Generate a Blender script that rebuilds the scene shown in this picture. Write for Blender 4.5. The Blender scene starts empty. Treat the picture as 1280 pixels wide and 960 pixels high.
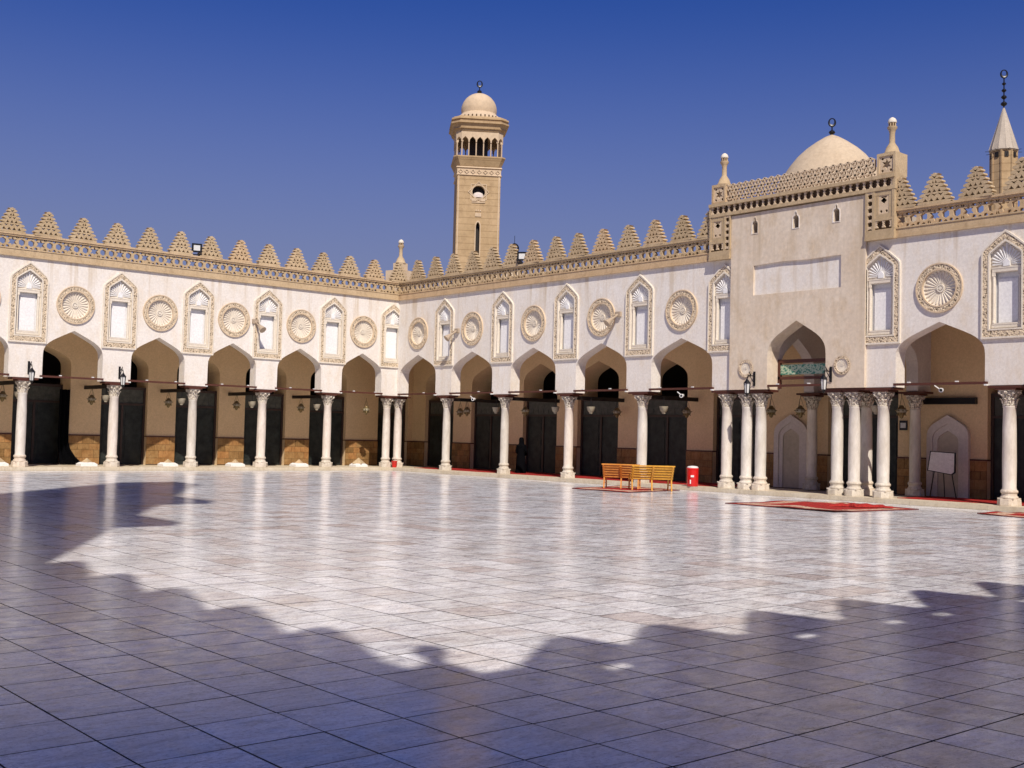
import bpy, bmesh, math, random
from math import pi, sin, cos, atan2, hypot, radians
from mathutils import Vector, Matrix
from mathutils.geometry import tessellate_polygon
random.seed(7)
S = bpy.context.scene
COL = S.collection

# ------------------------------------------------------------------ camera
cd = bpy.data.cameras.new('camera'); cam = bpy.data.objects.new('camera', cd); COL.objects.link(cam)
cd.sensor_width = 36.0; cd.lens = 36.0 * 1437.2 / 1280.0; cd.clip_start = .05; cd.clip_end = 5000
def _camfit():
    p, r, y = CAMP
    d = Vector((cos(y)*cos(p), sin(y)*cos(p), sin(p)))
    rt = -Vector((-sin(y), cos(y), 0))
    up = Vector((-cos(y)*sin(p), -sin(y)*sin(p), cos(p)))
    R = cos(r)*rt + sin(r)*up; U = -sin(r)*rt + cos(r)*up
    m = Matrix((R, U, -d)).transposed().to_4x4()
    m.translation = Vector(CAMPOS)
    return m
CAMP = (0.04541, 0.02454, 4.00033)
CAMPOS = (33.67070, 47.94334, 1.86443)
cam.matrix_world = _camfit()
S.camera = cam
# ------------------------------------------------------------------ light
SUNV = Vector((.47, .80, 1.0)).normalized()
w = bpy.data.worlds.new('World'); S.world = w; w.use_nodes = True
nt = w.node_tree; nt.nodes.clear()
sky = nt.nodes.new('ShaderNodeTexSky'); sky.sky_type = 'NISHITA'; sky.sun_disc = False
sky.sun_elevation = math.asin(SUNV.z); sky.sun_rotation = atan2(SUNV.x, SUNV.y)
sky.altitude = 300; sky.air_density = 1.0; sky.dust_density = .5; sky.ozone_density = 7.0
hs = nt.nodes.new('ShaderNodeHueSaturation'); hs.inputs['Hue'].default_value = .525; hs.inputs['Saturation'].default_value = 1.25
bg = nt.nodes.new('ShaderNodeBackground'); bg.inputs[1].default_value = .080
wo = nt.nodes.new('ShaderNodeOutputWorld')
# dusty mauve haze towards the horizon, the same all round
tcw = nt.nodes.new('ShaderNodeTexCoord'); sxw = nt.nodes.new('ShaderNodeSeparateXYZ'); nt.links.new(tcw.outputs['Generated'], sxw.inputs[0])
mrw = nt.nodes.new('ShaderNodeMapRange'); mrw.interpolation_type = 'SMOOTHSTEP'
mrw.inputs[1].default_value = .40; mrw.inputs[2].default_value = .04; mrw.inputs[3].default_value = 0; mrw.inputs[4].default_value = .9
nt.links.new(sxw.outputs[2], mrw.inputs[0])
mxw = nt.nodes.new('ShaderNodeMix'); mxw.data_type = 'RGBA'; mxw.inputs[7].default_value = (2.6, 2.7, 4.3, 1)
nt.links.new(mrw.outputs[0], mxw.inputs[0])
nt.links.new(sky.outputs[0], hs.inputs['Color']); nt.links.new(hs.outputs[0], mxw.inputs[6]); nt.links.new(mxw.outputs[2], bg.inputs[0]); nt.links.new(bg.outputs[0], wo.inputs[0])
sl = bpy.data.lights.new('sun', 'SUN'); sl.energy = 4.9; sl.angle = radians(.53); sl.color = (1, .915, .80)
so = bpy.data.objects.new('sun', sl); COL.objects.link(so); so.rotation_euler = (-SUNV).to_track_quat('-Z', 'Y').to_euler(); so.location = (60, 90, 80)
S.view_settings.view_transform = 'Standard'; S.view_settings.look = 'None'
S.view_settings.exposure = 0.0; S.view_settings.gamma = 1.0; S.view_settings.use_curve_mapping = False
S.cycles.max_bounces = 6; S.cycles.diffuse_bounces = 3; S.cycles.glossy_bounces = 3

# ------------------------------------------------------------------ materials
def srgb(h):
    return tuple(((c/12.92) if c <= .04045 else ((c+.055)/1.055)**2.4) for c in [int(h[i:i+2], 16)/255 for i in (0, 2, 4)]) + (1,)
def new_mat(name):
    m = bpy.data.materials.new(name); m.use_nodes = True
    t = m.node_tree; b = t.nodes['Principled BSDF']
    return m, t, b
def pos_noise(t, scale, detail=6, rough=.6, stretch=None, obj=False):
    n = t.nodes.new('ShaderNodeTexNoise'); n.inputs['Scale'].default_value = scale
    n.inputs['Detail'].default_value = detail; n.inputs['Roughness'].default_value = rough
    if obj:
        g = t.nodes.new('ShaderNodeTexCoord'); src = g.outputs['Object']
    else:
        g = t.nodes.new('ShaderNodeNewGeometry'); src = g.outputs['Position']
    if stretch:
        mp = t.nodes.new('ShaderNodeMapping'); mp.inputs['Scale'].default_value = stretch
        t.links.new(src, mp.inputs[0]); src = mp.outputs[0]
    t.links.new(src, n.inputs['Vector'])
    return n
def ramp(t, src, stops):
    r = t.nodes.new('ShaderNodeValToRGB'); e = r.color_ramp.elements
    while len(e) < len(stops): e.new(.5)
    for i, (p, c) in enumerate(stops):
        e[i].position = p; e[i].color = c if len(c) == 4 else tuple(c)+(1,)
    t.links.new(src, r.inputs[0]); return r
def mixc(t, fac, a, b, mode='MIX'):
    m = t.nodes.new('ShaderNodeMix'); m.data_type = 'RGBA'; m.blend_type = mode
    for v, s in ((fac, m.inputs[0]), (a, m.inputs[6]), (b, m.inputs[7])):
        if hasattr(v, 'links'): t.links.new(v, s)
        else: s.default_value = (tuple(v)+(1,) if hasattr(v,'__len__') and len(v) == 3 else v)
    return m.outputs[2]
def bump(t, b, h, strength=.3, dist=.02):
    n = t.nodes.new('ShaderNodeBump'); n.inputs['Strength'].default_value = strength; n.inputs['Distance'].default_value = dist
    t.links.new(h, n.inputs['Height']); t.links.new(n.outputs[0], b.inputs['Normal']); return n
def stone_mat(name, c1, c2, c3=None, s1=.7, s2=9, rough=.85, bs=.25, bd=.01, st=None, spec=.3, streak=None, tint=0, course=0):
    m, t, b = new_mat(name)
    a = pos_noise(t, s1, 8, .65, st); d = pos_noise(t, s2, 6, .7, st)
    r = ramp(t, a.outputs[0], [(.35, c1), (.65, c2)])
    col = r.outputs[0]
    if c3:
        e = pos_noise(t, s1*2.3, 9, .75, (1.3, 1.3, .6)); k = ramp(t, e.outputs[0], [(.49, (0, 0, 0)), (.70, (1, 1, 1))])
        mm = t.nodes.new('ShaderNodeMath'); mm.operation = 'MULTIPLY'; mm.inputs[1].default_value = .75
        t.links.new(k.outputs[0], mm.inputs[0]); col = mixc(t, mm.outputs[0], col, c3)
    g = ramp(t, d.outputs[0], [(.3, (.86, .86, .86)), (.7, (1.08, 1.08, 1.08))])
    col = mixc(t, 1.0, col, g.outputs[0], 'MULTIPLY')
    if streak:      # rain streaks running down from the cornice and damp rising dirt
        sn = pos_noise(t, 1.0, 6, .6, (2.6, 2.6, .16)); sk = ramp(t, sn.outputs[0], [(.52, (0, 0, 0)), (.70, (1, 1, 1))])
        gg = t.nodes.new('ShaderNodeNewGeometry'); sx = t.nodes.new('ShaderNodeSeparateXYZ'); t.links.new(gg.outputs['Position'], sx.inputs[0])
        mr = t.nodes.new('ShaderNodeMapRange'); mr.inputs[1].default_value = streak[0]; mr.inputs[2].default_value = streak[1]; mr.inputs[3].default_value = .22; mr.inputs[4].default_value = 1.0
        t.links.new(sx.outputs[2], mr.inputs[0])
        mu = t.nodes.new('ShaderNodeMath'); mu.operation = 'MULTIPLY'; t.links.new(sk.outputs[0], mu.inputs[0]); t.links.new(mr.outputs[0], mu.inputs[1])
        col = mixc(t, mu.outputs[0], col, (.53, .42, .29, 1))
        cn = pos_noise(t, 2.2, 12, .85); ck = ramp(t, cn.outputs[0], [(.488, (0, 0, 0)), (.497, (.5,)*3), (.503, (.5,)*3), (.512, (0, 0, 0))])
        col = mixc(t, ck.outputs[0], col, (.62, .54, .45, 1))
    if course:
        g3 = t.nodes.new('ShaderNodeNewGeometry'); s4 = t.nodes.new('ShaderNodeSeparateXYZ'); t.links.new(g3.outputs['Position'], s4.inputs[0])
        fm = t.nodes.new('ShaderNodeMath'); fm.operation = 'FRACT'; dv = t.nodes.new('ShaderNodeMath'); dv.operation = 'DIVIDE'; dv.inputs[1].default_value = course
        t.links.new(s4.outputs[2], dv.inputs[0]); t.links.new(dv.outputs[0], fm.inputs[0])
        cr_ = ramp(t, fm.outputs[0], [(0, (.62, .58, .54)), (.09, (.70, .66, .62)), (.13, (1, 1, 1)), (1, (1, 1, 1))]); col = mixc(t, .8, col, cr_.outputs[0], 'MULTIPLY')
    if tint:
        oi = t.nodes.new('ShaderNodeObjectInfo'); tr_ = ramp(t, oi.outputs['Random'], [(0, (1-tint, 1-tint*1.1, 1-tint*1.3)), (.5, (1, 1, 1)), (1, (1+tint*.4, 1-tint*.1, 1-tint*.4))])
        col = mixc(t, 1.0, col, tr_.outputs[0], 'MULTIPLY')
    t.links.new(col, b.inputs['Base Color']); b.inputs['Roughness'].default_value = rough
    b.inputs['Specular IOR Level'].default_value = spec
    bump(t, b, d.outputs[0], bs, bd)
    return m
def flat_mat(name, c, rough=.6, metal=0, spec=.4, var=.12, scale=14):
    m, t, b = new_mat(name)
    n = pos_noise(t, scale, 5, .6, obj=True)
    g = ramp(t, n.outputs[0], [(.3, (1-var,)*3), (.7, (1+var,)*3)])
    t.links.new(mixc(t, 1.0, c if len(c) == 4 else tuple(c)+(1,), g.outputs[0], 'MULTIPLY'), b.inputs['Base Color'])
    b.inputs['Roughness'].default_value = rough; b.inputs['Metallic'].default_value = metal; b.inputs['Specular IOR Level'].default_value = spec
    bump(t, b, n.outputs[0], .15, .004)
    return m
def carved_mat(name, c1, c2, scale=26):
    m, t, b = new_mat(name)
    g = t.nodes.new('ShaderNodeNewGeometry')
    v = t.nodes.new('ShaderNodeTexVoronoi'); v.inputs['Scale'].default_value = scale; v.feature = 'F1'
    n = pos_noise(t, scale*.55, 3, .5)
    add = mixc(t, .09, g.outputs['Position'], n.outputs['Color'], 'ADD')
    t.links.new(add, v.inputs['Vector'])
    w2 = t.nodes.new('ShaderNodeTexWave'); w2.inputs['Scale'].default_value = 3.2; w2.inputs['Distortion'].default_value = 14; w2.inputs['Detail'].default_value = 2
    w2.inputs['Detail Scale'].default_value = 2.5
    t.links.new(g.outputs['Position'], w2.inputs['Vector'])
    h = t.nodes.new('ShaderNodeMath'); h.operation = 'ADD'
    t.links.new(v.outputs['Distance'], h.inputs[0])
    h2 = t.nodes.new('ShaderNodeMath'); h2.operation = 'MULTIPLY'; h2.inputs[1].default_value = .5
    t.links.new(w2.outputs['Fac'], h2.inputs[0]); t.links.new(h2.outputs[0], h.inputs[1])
    r = ramp(t, h.outputs[0], [(.25, c1), (.75, c2)])  # relief crevices take the dark colour, shade painted in; on carpets a pattern
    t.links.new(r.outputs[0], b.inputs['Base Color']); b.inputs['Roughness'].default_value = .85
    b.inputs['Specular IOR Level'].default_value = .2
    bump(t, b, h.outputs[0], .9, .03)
    return m
M = {}
M['plaster'] = stone_mat('white plaster', (.77, .715, .65), (.82, .775, .725), (.72, .61, .47), .55, 11, streak=(6.5, 8.7))
M['plaster_tan'] = stone_mat('stained plaster', (.66, .545, .42), (.75, .65, .53), (.56, .42, .26), .7, 7, streak=(4.5, 10.2))
M['inner'] = stone_mat('tan inner plaster', (.70, .51, .30), (.76, .565, .345), None, .5, 16, bs=.15)
M['inner_wh'] = stone_mat('grey white inner plaster', (.60, .53, .50), (.66, .60, .57), None, .6, 12, bs=.15)
M['sand'] = stone_mat('sandstone trim', (.50, .375, .225), (.58, .445, .28), (.35, .25, .15), 1.6, 14, bs=.35, tint=.12)
M['sand_lt'] = stone_mat('pale sandstone', (.60, .46, .31), (.67, .53, .37), None, 1.2, 20, bs=.3)
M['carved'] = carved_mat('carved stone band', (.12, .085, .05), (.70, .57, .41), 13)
M['ivory'] = stone_mat('ivory stucco', (.72, .64, .53), (.78, .71, .60), None, 3, 20, bs=.2)
M['panel'] = stone_mat('white niche panel', (.80, .79, .79), (.84, .83, .82), None, 1.5, 12, bs=.1)
M['column'] = stone_mat('veined column marble', (.62, .57, .50), (.74, .70, .64), (.56, .50, .42), 2.2, 7, .45, .12, .006, (1.5, 1.5, .5), .5, tint=.13)
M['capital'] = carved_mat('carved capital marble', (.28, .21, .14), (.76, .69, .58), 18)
M['base'] = stone_mat('worn base marble', (.60, .53, .44), (.72, .66, .57), (.45, .38, .30), 3, 12, .6, .4, tint=.12)
M['step'] = stone_mat('cream step stone', (.60, .51, .37), (.68, .60, .47), (.48, .38, .25), 1.0, 10, .5)
M['dado'] = stone_mat('brown dado stone', (.27, .145, .05), (.38, .23, .095), (.13, .06, .022), 3.2, 24, .7, .4, tint=.35)
M['mortar'] = flat_mat('dark mortar', (.09, .055, .03), .9)
M['redwood'] = flat_mat('red brown painted wood', (.085, .026, .016), .55)
M['darkwood'] = flat_mat('blackened wood', (.012, .009, .008), .6)
M['screen'] = stone_mat('dark green black panel', (.010, .013, .012), (.034, .040, .036), None, 3, 26, .5, .3)
M['screen_fr'] = flat_mat('dark brown frame', (.045, .026, .020), .5)
M['greyboard'] = stone_mat('grey green transom board', (.055, .06, .05), (.10, .10, .085), None, 6, 30, .7)
M['black'] = flat_mat('black metal', (.012, .012, .014), .35, .3)
M['glass'] = flat_mat('frosted lamp glass', (.62, .62, .60), .25, 0, .5, .03)
M['white'] = flat_mat('white enamel', (.75, .75, .73), .35, 0, .5, .04)
M['brass'] = flat_mat('tarnished brass', (.20, .15, .07), .45, .5)
M['cream'] = flat_mat('cream metal', (.33, .29, .21), .5)
M['dark'] = flat_mat('hall plaster with painted shade', (.045, .036, .028), .9)  # darkness of the hall is put into this colour
M['yellowwood'] = stone_mat('varnished yellow wood', (.60, .29, .03), (.72, .37, .045), (.46, .19, .02), 3, 30, .4, .2, .004, None, .5)
M['orangewood'] = stone_mat('varnished orange wood', (.66, .25, .04), (.74, .33, .07), (.50, .17, .02), 3, 30, .4, .2, .004, None, .5)
M['redplastic'] = flat_mat('glossy red plastic', (.62, .012, .010), .3, 0, .5, .05)
M['carpet'] = carved_mat('patterned red carpet', (.20, .008, .010), (.40, .030, .025), 9)
M['carpet_dk'] = flat_mat('dark carpet edge', (.10, .012, .010), .9)
M['carpet_pat'] = carved_mat('cream flowered carpet border', (.22, .015, .012), (.60, .42, .30), 7)
M['robe'] = flat_mat('black cloth', (.004, .004, .005), 1.0, 0, .0)
M['skin'] = flat_mat('skin', (.33, .18, .11), .6)
M['hornm'] = flat_mat('tan horn metal', (.42, .33, .24), .55)
M['paper'] = flat_mat('white board paper', (.62, .61, .60), .5)
M['mstone'] = stone_mat('ochre minaret stone', (.44, .31, .17), (.51, .365, .21), (.33, .22, .12), .5, 3, .9, .3, course=.55)
M['mstone2'] = stone_mat('pale minaret stone', (.55, .42, .28), (.61, .475, .33), None, .5, 3, .9, .2)
M['dome'] = stone_mat('dome render', (.54, .425, .295), (.60, .48, .34), (.47, .36, .245), .7, 8, .9, .15)
M['lead'] = stone_mat('weathered lead sheet', (.44, .38, .31), (.52, .45, .37), None, .9, 7, .7, .15)
M['roofm'] = stone_mat('roof screed', (.42, .36, .29), (.48, .42, .34), None, .8, 8, .9)
M['sandground'] = stone_mat('dusty ground', (.34, .28, .2), (.42, .35, .26), None, .05, 2, .95)

def marble_floor():
    m, t, b = new_mat('polished marble tile')
    g = t.nodes.new('ShaderNodeNewGeometry')
    mp = t.nodes.new('ShaderNodeMapping'); mp.inputs['Location'].default_value = (-(TA-60)/.6, -(TB-60)/.6, 0); mp.inputs['Scale'].default_value = (1/.6, 1/.6, 0)
    t.links.new(g.outputs['Position'], mp.inputs[0])
    fl = t.nodes.new('ShaderNodeVectorMath'); fl.operation = 'FLOOR'; t.links.new(mp.outputs[0], fl.inputs[0])
    wn = t.nodes.new('ShaderNodeTexWhiteNoise'); wn.noise_dimensions = '3D'; t.links.new(fl.outputs[0], wn.inputs['Vector'])
    base = ramp(t, wn.outputs['Value'], [(0, (.66, .60, .59)), (.07, (.74, .70, .70)), (.16, (.76, .77, .79)), (.6, (.86, .87, .90)), (1, (.94, .95, .985))])
    base.color_ramp.interpolation = 'LINEAR'
    # veins: noise offset per tile
    sc = t.nodes.new('ShaderNodeVectorMath'); sc.operation = 'SCALE'; sc.inputs['Scale'].default_value = 13.0; t.links.new(wn.outputs['Color'], sc.inputs[0])
    ad = t.nodes.new('ShaderNodeVectorMath'); t.links.new(g.outputs['Position'], ad.inputs[0]); t.links.new(sc.outputs[0], ad.inputs[1])
    mp2 = t.nodes.new('ShaderNodeMapping'); mp2.inputs['Scale'].default_value = (1.1, 2.6, 1); mp2.inputs['Rotation'].default_value = (0, 0, .9); t.links.new(ad.outputs[0], mp2.inputs[0])
    v = t.nodes.new('ShaderNodeTexNoise'); v.inputs['Scale'].default_value = 1.6; v.inputs['Detail'].default_value = 9; v.inputs['Roughness'].default_value = .68; v.inputs['Distortion'].default_value = 1.4
    t.links.new(mp2.outputs[0], v.inputs['Vector'])
    vr = ramp(t, v.outputs[0], [(.30, (.42, .40, .43)), (.40, (.80, .78, .79)), (.455, (1.0, .99, .99)), (.472, (.66, .64, .66)), (.49, (1.03, 1.03, 1.03)), (.62, (1.0, .98, .96)), (.74, (.68, .60, .54))])
    col = mixc(t, 1.0, base.outputs[0], vr.outputs[0], 'MULTIPLY')
    fn = pos_noise(t, 30, 9, .80); fr = ramp(t, fn.outputs[0], [(.36, (.34, .33, .36)), (.45, (.84, .84, .85)), (.60, (1.14, 1.14, 1.14))])
    col = mixc(t, .85, col, fr.outputs[0], 'MULTIPLY')
    st = pos_noise(t, .9, 8, .7); sr = ramp(t, st.outputs[0], [(.50, (1, 1, 1)), (.62, (.86, .80, .76)), (.74, (.72, .62, .54))])
    col = mixc(t, .8, col, sr.outputs[0], 'MULTIPLY')
    s3 = t.nodes.new('ShaderNodeTexNoise'); s3.inputs['Scale'].default_value = 5.5; s3.inputs['Detail'].default_value = 10; s3.inputs['Roughness'].default_value = .8; s3.inputs['Distortion'].default_value = .8
    mp3 = t.nodes.new('ShaderNodeMapping'); mp3.inputs['Scale'].default_value = (.45, 1.5, 1); mp3.inputs['Rotation'].default_value = (0, 0, -.85); t.links.new(ad.outputs[0], mp3.inputs[0]); t.links.new(mp3.outputs[0], s3.inputs['Vector'])
    r3 = ramp(t, s3.outputs[0], [(.34, (.26, .25, .28)), (.44, (.80, .79, .80)), (.50, (1.0, 1.0, 1.0)), (.62, (1.16, 1.16, 1.16))])
    col = mixc(t, .9, col, r3.outputs[0], 'MULTIPLY')
    t.links.new(col, b.inputs['Base Color'])
    rn = pos_noise(t, 5, 6, .7); rr = ramp(t, rn.outputs[0], [(.3, (.12,)*3), (.7, (.27,)*3)])
    t.links.new(rr.outputs[0], b.inputs['Roughness'])
    b.inputs['IOR'].default_value = 1.5; b.inputs['Specular IOR Level'].default_value = .65
    wav = pos_noise(t, 7, 3, .5); bump(t, b, wav.outputs[0], .16, .004)
    return m
TA, TB = 30.979, 39.931
M['marble'] = marble_floor()
M['grout'] = flat_mat('dark grout', (.05, .045, .045), .9)
def sign_mat():
    m, t, b = new_mat('green calligraphy board')
    tc = t.nodes.new('ShaderNodeTexCoord')
    mp = t.nodes.new('ShaderNodeMapping'); mp.inputs['Scale'].default_value = (1, 5.5, 9); t.links.new(tc.outputs['Object'], mp.inputs[0])
    n = t.nodes.new('ShaderNodeTexWave'); n.inputs['Scale'].default_value = 1.4; n.inputs['Distortion'].default_value = 9; n.inputs['Detail'].default_value = 3
    t.links.new(mp.outputs[0], n.inputs['Vector'])
    r = ramp(t, n.outputs['Fac'], [(.60, (.03, .19, .13)), (.72, (.42, .50, .36))])
    t.links.new(r.outputs[0], b.inputs['Base Color']); b.inputs['Roughness'].default_value = .5
    return m
M['sign'] = sign_mat()

# ------------------------------------------------------------------ mesh building
class MB:
    def __init__(s): s.v = []; s.f = []
    def add(s, vs, fs):
        o = len(s.v); s.v += [tuple(p) for p in vs]; s.f += [tuple(i+o for i in f) for f in fs]
    def box(s, x0, x1, y0, y1, z0, z1, fr=None):
        P = [(x, y, z) for z in (z0, z1) for y in (y0, y1) for x in (x0, x1)]
        if fr: P = [fr(*p) for p in P]
        s.add(P, [(0, 2, 3, 1), (4, 5, 7, 6), (0, 1, 5, 4), (2, 6, 7, 3), (0, 4, 6, 2), (1, 3, 7, 5)])
    def bar(s, a, b, r, n=4, r2=None, tw=pi/4):
        a = Vector(a); b = Vector(b); r2 = r if r2 is None else r2
        d = (b-a).normalized(); q = d.to_track_quat('Z', 'Y')
        vs = []
        for c, rr in ((a, r), (b, r2)):
            for i in range(n):
                an = 2*pi*i/n+tw; vs.append(c + q @ Vector((rr*cos(an), rr*sin(an), 0)))
        s.add(vs, [(i, (i+1) % n, n+(i+1) % n, n+i) for i in range(n)] + [tuple(range(n))[::-1], tuple(range(n, 2*n))])
    def lathe(s, prof, n=16, c=(0, 0, 0), fr=None, tw=0, sx=1, sy=1):
        vs = []
        for r, z in prof:
            for i in range(n):
                an = 2*pi*i/n+tw; p = (c[0]+r*cos(an)*sx, c[1]+r*sin(an)*sy, c[2]+z); vs.append(fr(*p) if fr else p)
        fs = []
        for k in range(len(prof)-1):
            for i in range(n):
                j = (i+1) % n; fs.append((k*n+i, k*n+j, (k+1)*n+j, (k+1)*n+i))
        fs.append(tuple(range(n))[::-1]); fs.append(tuple(range((len(prof)-1)*n, len(prof)*n)))
        s.add(vs, fs)
    def prism(s, loops, n0, n1, fr=None, caps=(True, True)):
        """closed loops in (u,z); first outer, others holes; extruded from n0 to n1 along the facade normal"""
        fr = fr or (lambda u, n, z: (u, n, z))
        flat = [p for l in loops for p in l]
        tri = tessellate_polygon([[Vector((p[0], p[1], 0)) for p in l] for l in loops])
        N = len(flat)
        vs = [fr(p[0], n0, p[1]) for p in flat] + [fr(p[0], n1, p[1]) for p in flat]
        fs = []
        if caps[0]: fs += [tuple(t) for t in tri]
        if caps[1]: fs += [tuple(i+N for i in t)[::-1] for t in tri]
        o = 0
        for l in loops:
            k = len(l)
            for i in range(k):
                j = (i+1) % k; fs.append((o+i, o+j, N+o+j, N+o+i))
            o += k
        s.add(vs, fs)
    def mesh(s, name, mat, smooth=False, bevel=0):
        me = bpy.data.meshes.new(name); bm = bmesh.new()
        vs = [bm.verts.new(v) for v in s.v]
        for f in s.f:
            try: bm.faces.new([vs[i] for i in f])
            except ValueError: pass
        bmesh.ops.remove_doubles(bm, verts=bm.verts, dist=1e-5)
        bmesh.ops.recalc_face_normals(bm, faces=bm.faces)
        bm.to_mesh(me); bm.free()
        me.materials.append(mat)
        if smooth:
            for p in me.polygons: p.use_smooth = True
            try: me.set_sharp_from_angle(angle=radians(38))
            except Exception: pass
        return me
    def build(s, name, mat, parent=None, smooth=False, loc=None, rz=0):
        return link(s.mesh(name, mat, smooth), name, parent, loc, rz)
def link(me, name, parent=None, loc=None, rz=0, rot=None, scale=None):
    o = bpy.data.objects.new(name, me); COL.objects.link(o)
    if parent: o.parent = parent
    if loc: o.location = loc
    if rz: o.rotation_euler = (0, 0, rz)
    if rot: o.rotation_euler = rot
    if scale: o.scale = scale
    return o
def empty(name, loc=(0, 0, 0), rz=0):
    o = bpy.data.objects.new(name, None); COL.objects.link(o); o.location = loc; o.rotation_euler = (0, 0, rz); o.empty_display_size = .2
    return o
def tag(o, label=None, cat=None, group=None, kind=None):
    if label: o['label'] = label
    if cat: o['category'] = cat
    if group: o['group'] = group
    if kind: o['kind'] = kind
    return o
def copy_tree(o, loc=None, rz=None, parent=None):
    c = o.copy(); COL.objects.link(c)
    if parent is not None: c.parent = parent
    if loc is not None: c.location = loc
    if rz is not None: c.rotation_euler = (0, 0, rz)
    for ch in [x for x in bpy.data.objects if x.parent == o]: copy_tree(ch, parent=c)
    return c
FA = lambda u, n, z: (u, n, z)
FB = lambda u, n, z: (n, u, z)
def place(side, u, n, z):     # location + rotation of a facade-local mesh (x=u, y=outward)
    return (FA(u, n, z), 0) if side == 'A' else (FB(u, n, z), -pi/2)

# ------------------------------------------------------------------ setting: ground, floor, arcade floor
g = MB(); g.box(-900, 900, -900, 900, -.35, -.25); tag(g.build('ground', M['sandground']), kind='structure')
LA, LB = 35.0, 49.2          # planes of the two added shade walls behind the viewer
f = MB(); f.box(.28, LA+.3, .28, LB+.3, -.25, -.012)
floor = tag(f.build('courtyard_floor', M['grout']), kind='structure')
# tile grid aligned with the joints
ex = list(range(-60, 60))
cxs = [(TA-.6*k) for k in range(-8, 54)]; cys = [(TB-.6*k) for k in range(-17, 68)]
camv = cam.matrix_world.inverted()
def on_screen(x, y):
    p = camv @ Vector((x, y, 0))
    if p.z > -.5: return None
    u = 640 + 1437.2*p.x/-p.z; v = 480 - 1437.2*p.y/-p.z
    return u, v, -p.z
cells = []
for ax in cxs:
    for by in cys:
        x0, x1 = max(ax-.6, .30), min(ax, LA); y0, y1 = max(by-.6, .30), min(by, LB)
        if x1-x0 < .05 or y1-y0 < .05: continue
        full = abs((x1-x0)-.6) < 1e-6 and abs((y1-y0)-.6) < 1e-6
        s_ = on_screen((x0+x1)/2, (y0+y1)/2)
        vis = s_ is not None and -60 < s_[0] < 1340 and s_[1] < 1040
        cells.append((s_[2] if (vis and full) else 1e9, x0, x1, y0, y1))
cells.sort()
G = .0068
tm = MB(); tm.box(-.3+G, .3-G, -.3+G, .3-G, -.02, 0)
tile_me = tm.mesh('tile', M['marble'])
tile_me.materials.append(M['grout'])
for p in tile_me.polygons: p.material_index = 0 if abs(p.normal.z) > .5 else 1
rest = MB()
for i, (dpt, x0, x1, y0, y1) in enumerate(cells):
    if i < 300 and dpt < 1e8:
        o = link(tile_me, 'tile', floor, ((x0+x1)/2, (y0+y1)/2, random.uniform(-.0012, .0006)))
        o.rotation_euler = (random.gauss(0, .0011), random.gauss(0, .0011), random.gauss(0, .0008))
    else:
        a_, b_ = random.gauss(0, .0011), random.gauss(0, .0011); zz = random.uniform(-.0012, .0006)
        P = [(x0+G, y0+G), (x1-G, y0+G), (x1-G, y1-G), (x0+G, y1-G)]; mx, my = (x0+x1)/2, (y0+y1)/2
        top = [(px, py, zz+(px-mx)*a_+(py-my)*b_) for px, py in P]; bot = [(px, py, -.02) for px, py in P]
        rest.add(top+bot, [(0, 1, 2, 3), (0, 4, 5, 1), (1, 5, 6, 2), (2, 6, 7, 3), (3, 7, 4, 0)])
def raw(mb, name, mat, parent=None):
    me = bpy.data.meshes.new(name); me.from_pydata(mb.v, [], mb.f); me.materials.append(mat); me.update()
    return link(me, name, parent)
o = raw(rest, 'tiles', M['marble'], floor); tag(o, kind='stuff'); o.data.materials.append(M['grout'])
for p in o.data.polygons: p.material_index = 0 if abs(p.normal.z) > .5 else 1
# raised arcade floor with a long step stone edge
st = MB()
st.box(-9.6, LA+2, -9.6, 0.0, -.25, .12); st.box(-9.6, 0, 0, LB+2, -.25, .12)
arcfloor = tag(st.build('arcade_floor', M['step']), kind='structure')
def step_row(side, u0, u1, L=1.25):
    u = u0
    while u < u1-.05:
        e = min(u+L*random.uniform(.85, 1.15), u1)
        m_ = MB(); m_.box(u+.004, e-.004, -.62 , .29, -.03, .15+random.uniform(-.002, .002), FA if side == 'A' else FB)
        m_.build('step_stone', M['step'], arcfloor); u = e
step_row('A', .30, 35.0); step_row('B', .30, 49.2)
m_ = MB(); m_.box(-.62, .296, -.62, .296, -.03, .151); m_.build('step_stone', M['step'], arcfloor)

# ------------------------------------------------------------------ arch outlines
KEEL = [(1, 0), (.998, .13), (.985, .27), (.945, .38), (.88, .475), (.80, .555), (.69, .635), (.56, .71), (.42, .785), (.28, .858), (.14, .93), (0, 1)]
def keel(c, w, zs, za):       # left spring -> apex -> right spring, (u,z)
    h = za-zs
    L = [(c-w*x, zs+h*y) for x, y in KEEL]; R = [(c+w*x, zs+h*y) for x, y in KEEL[-2::-1]]
    return L+R
ZB = 3.76                    # underside of the arcade walls
def arcade_poly(u0, u1, zb, zt, arches):
    P = [(u0, zt), (u0, zb)]
    for c, w, zs, za in sorted(arches):
        P += [(c-w, zb)] + keel(c, w, zs, za) + [(c+w, zb)]
    P += [(u1, zb), (u1, zt)]
    return P
def circle(c, z, r, n=36): return [(c+r*cos(2*pi*i/n), z+r*sin(2*pi*i/n)) for i in range(n)]
def niche_out(w, zb, zsh, za, c=0):
    h = za-zsh
    L = [(-w, zsh-.02), (-w*.975, zsh+h*.14), (-w*.88, zsh+h*.27), (-w*.45, zsh+h*.65), (0, za)]
    return [(c-w, zb)] + [(c+x, z) for x, z in L] + [(c-x, z) for x, z in L[-2::-1]] + [(c+w, zb)]
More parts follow.
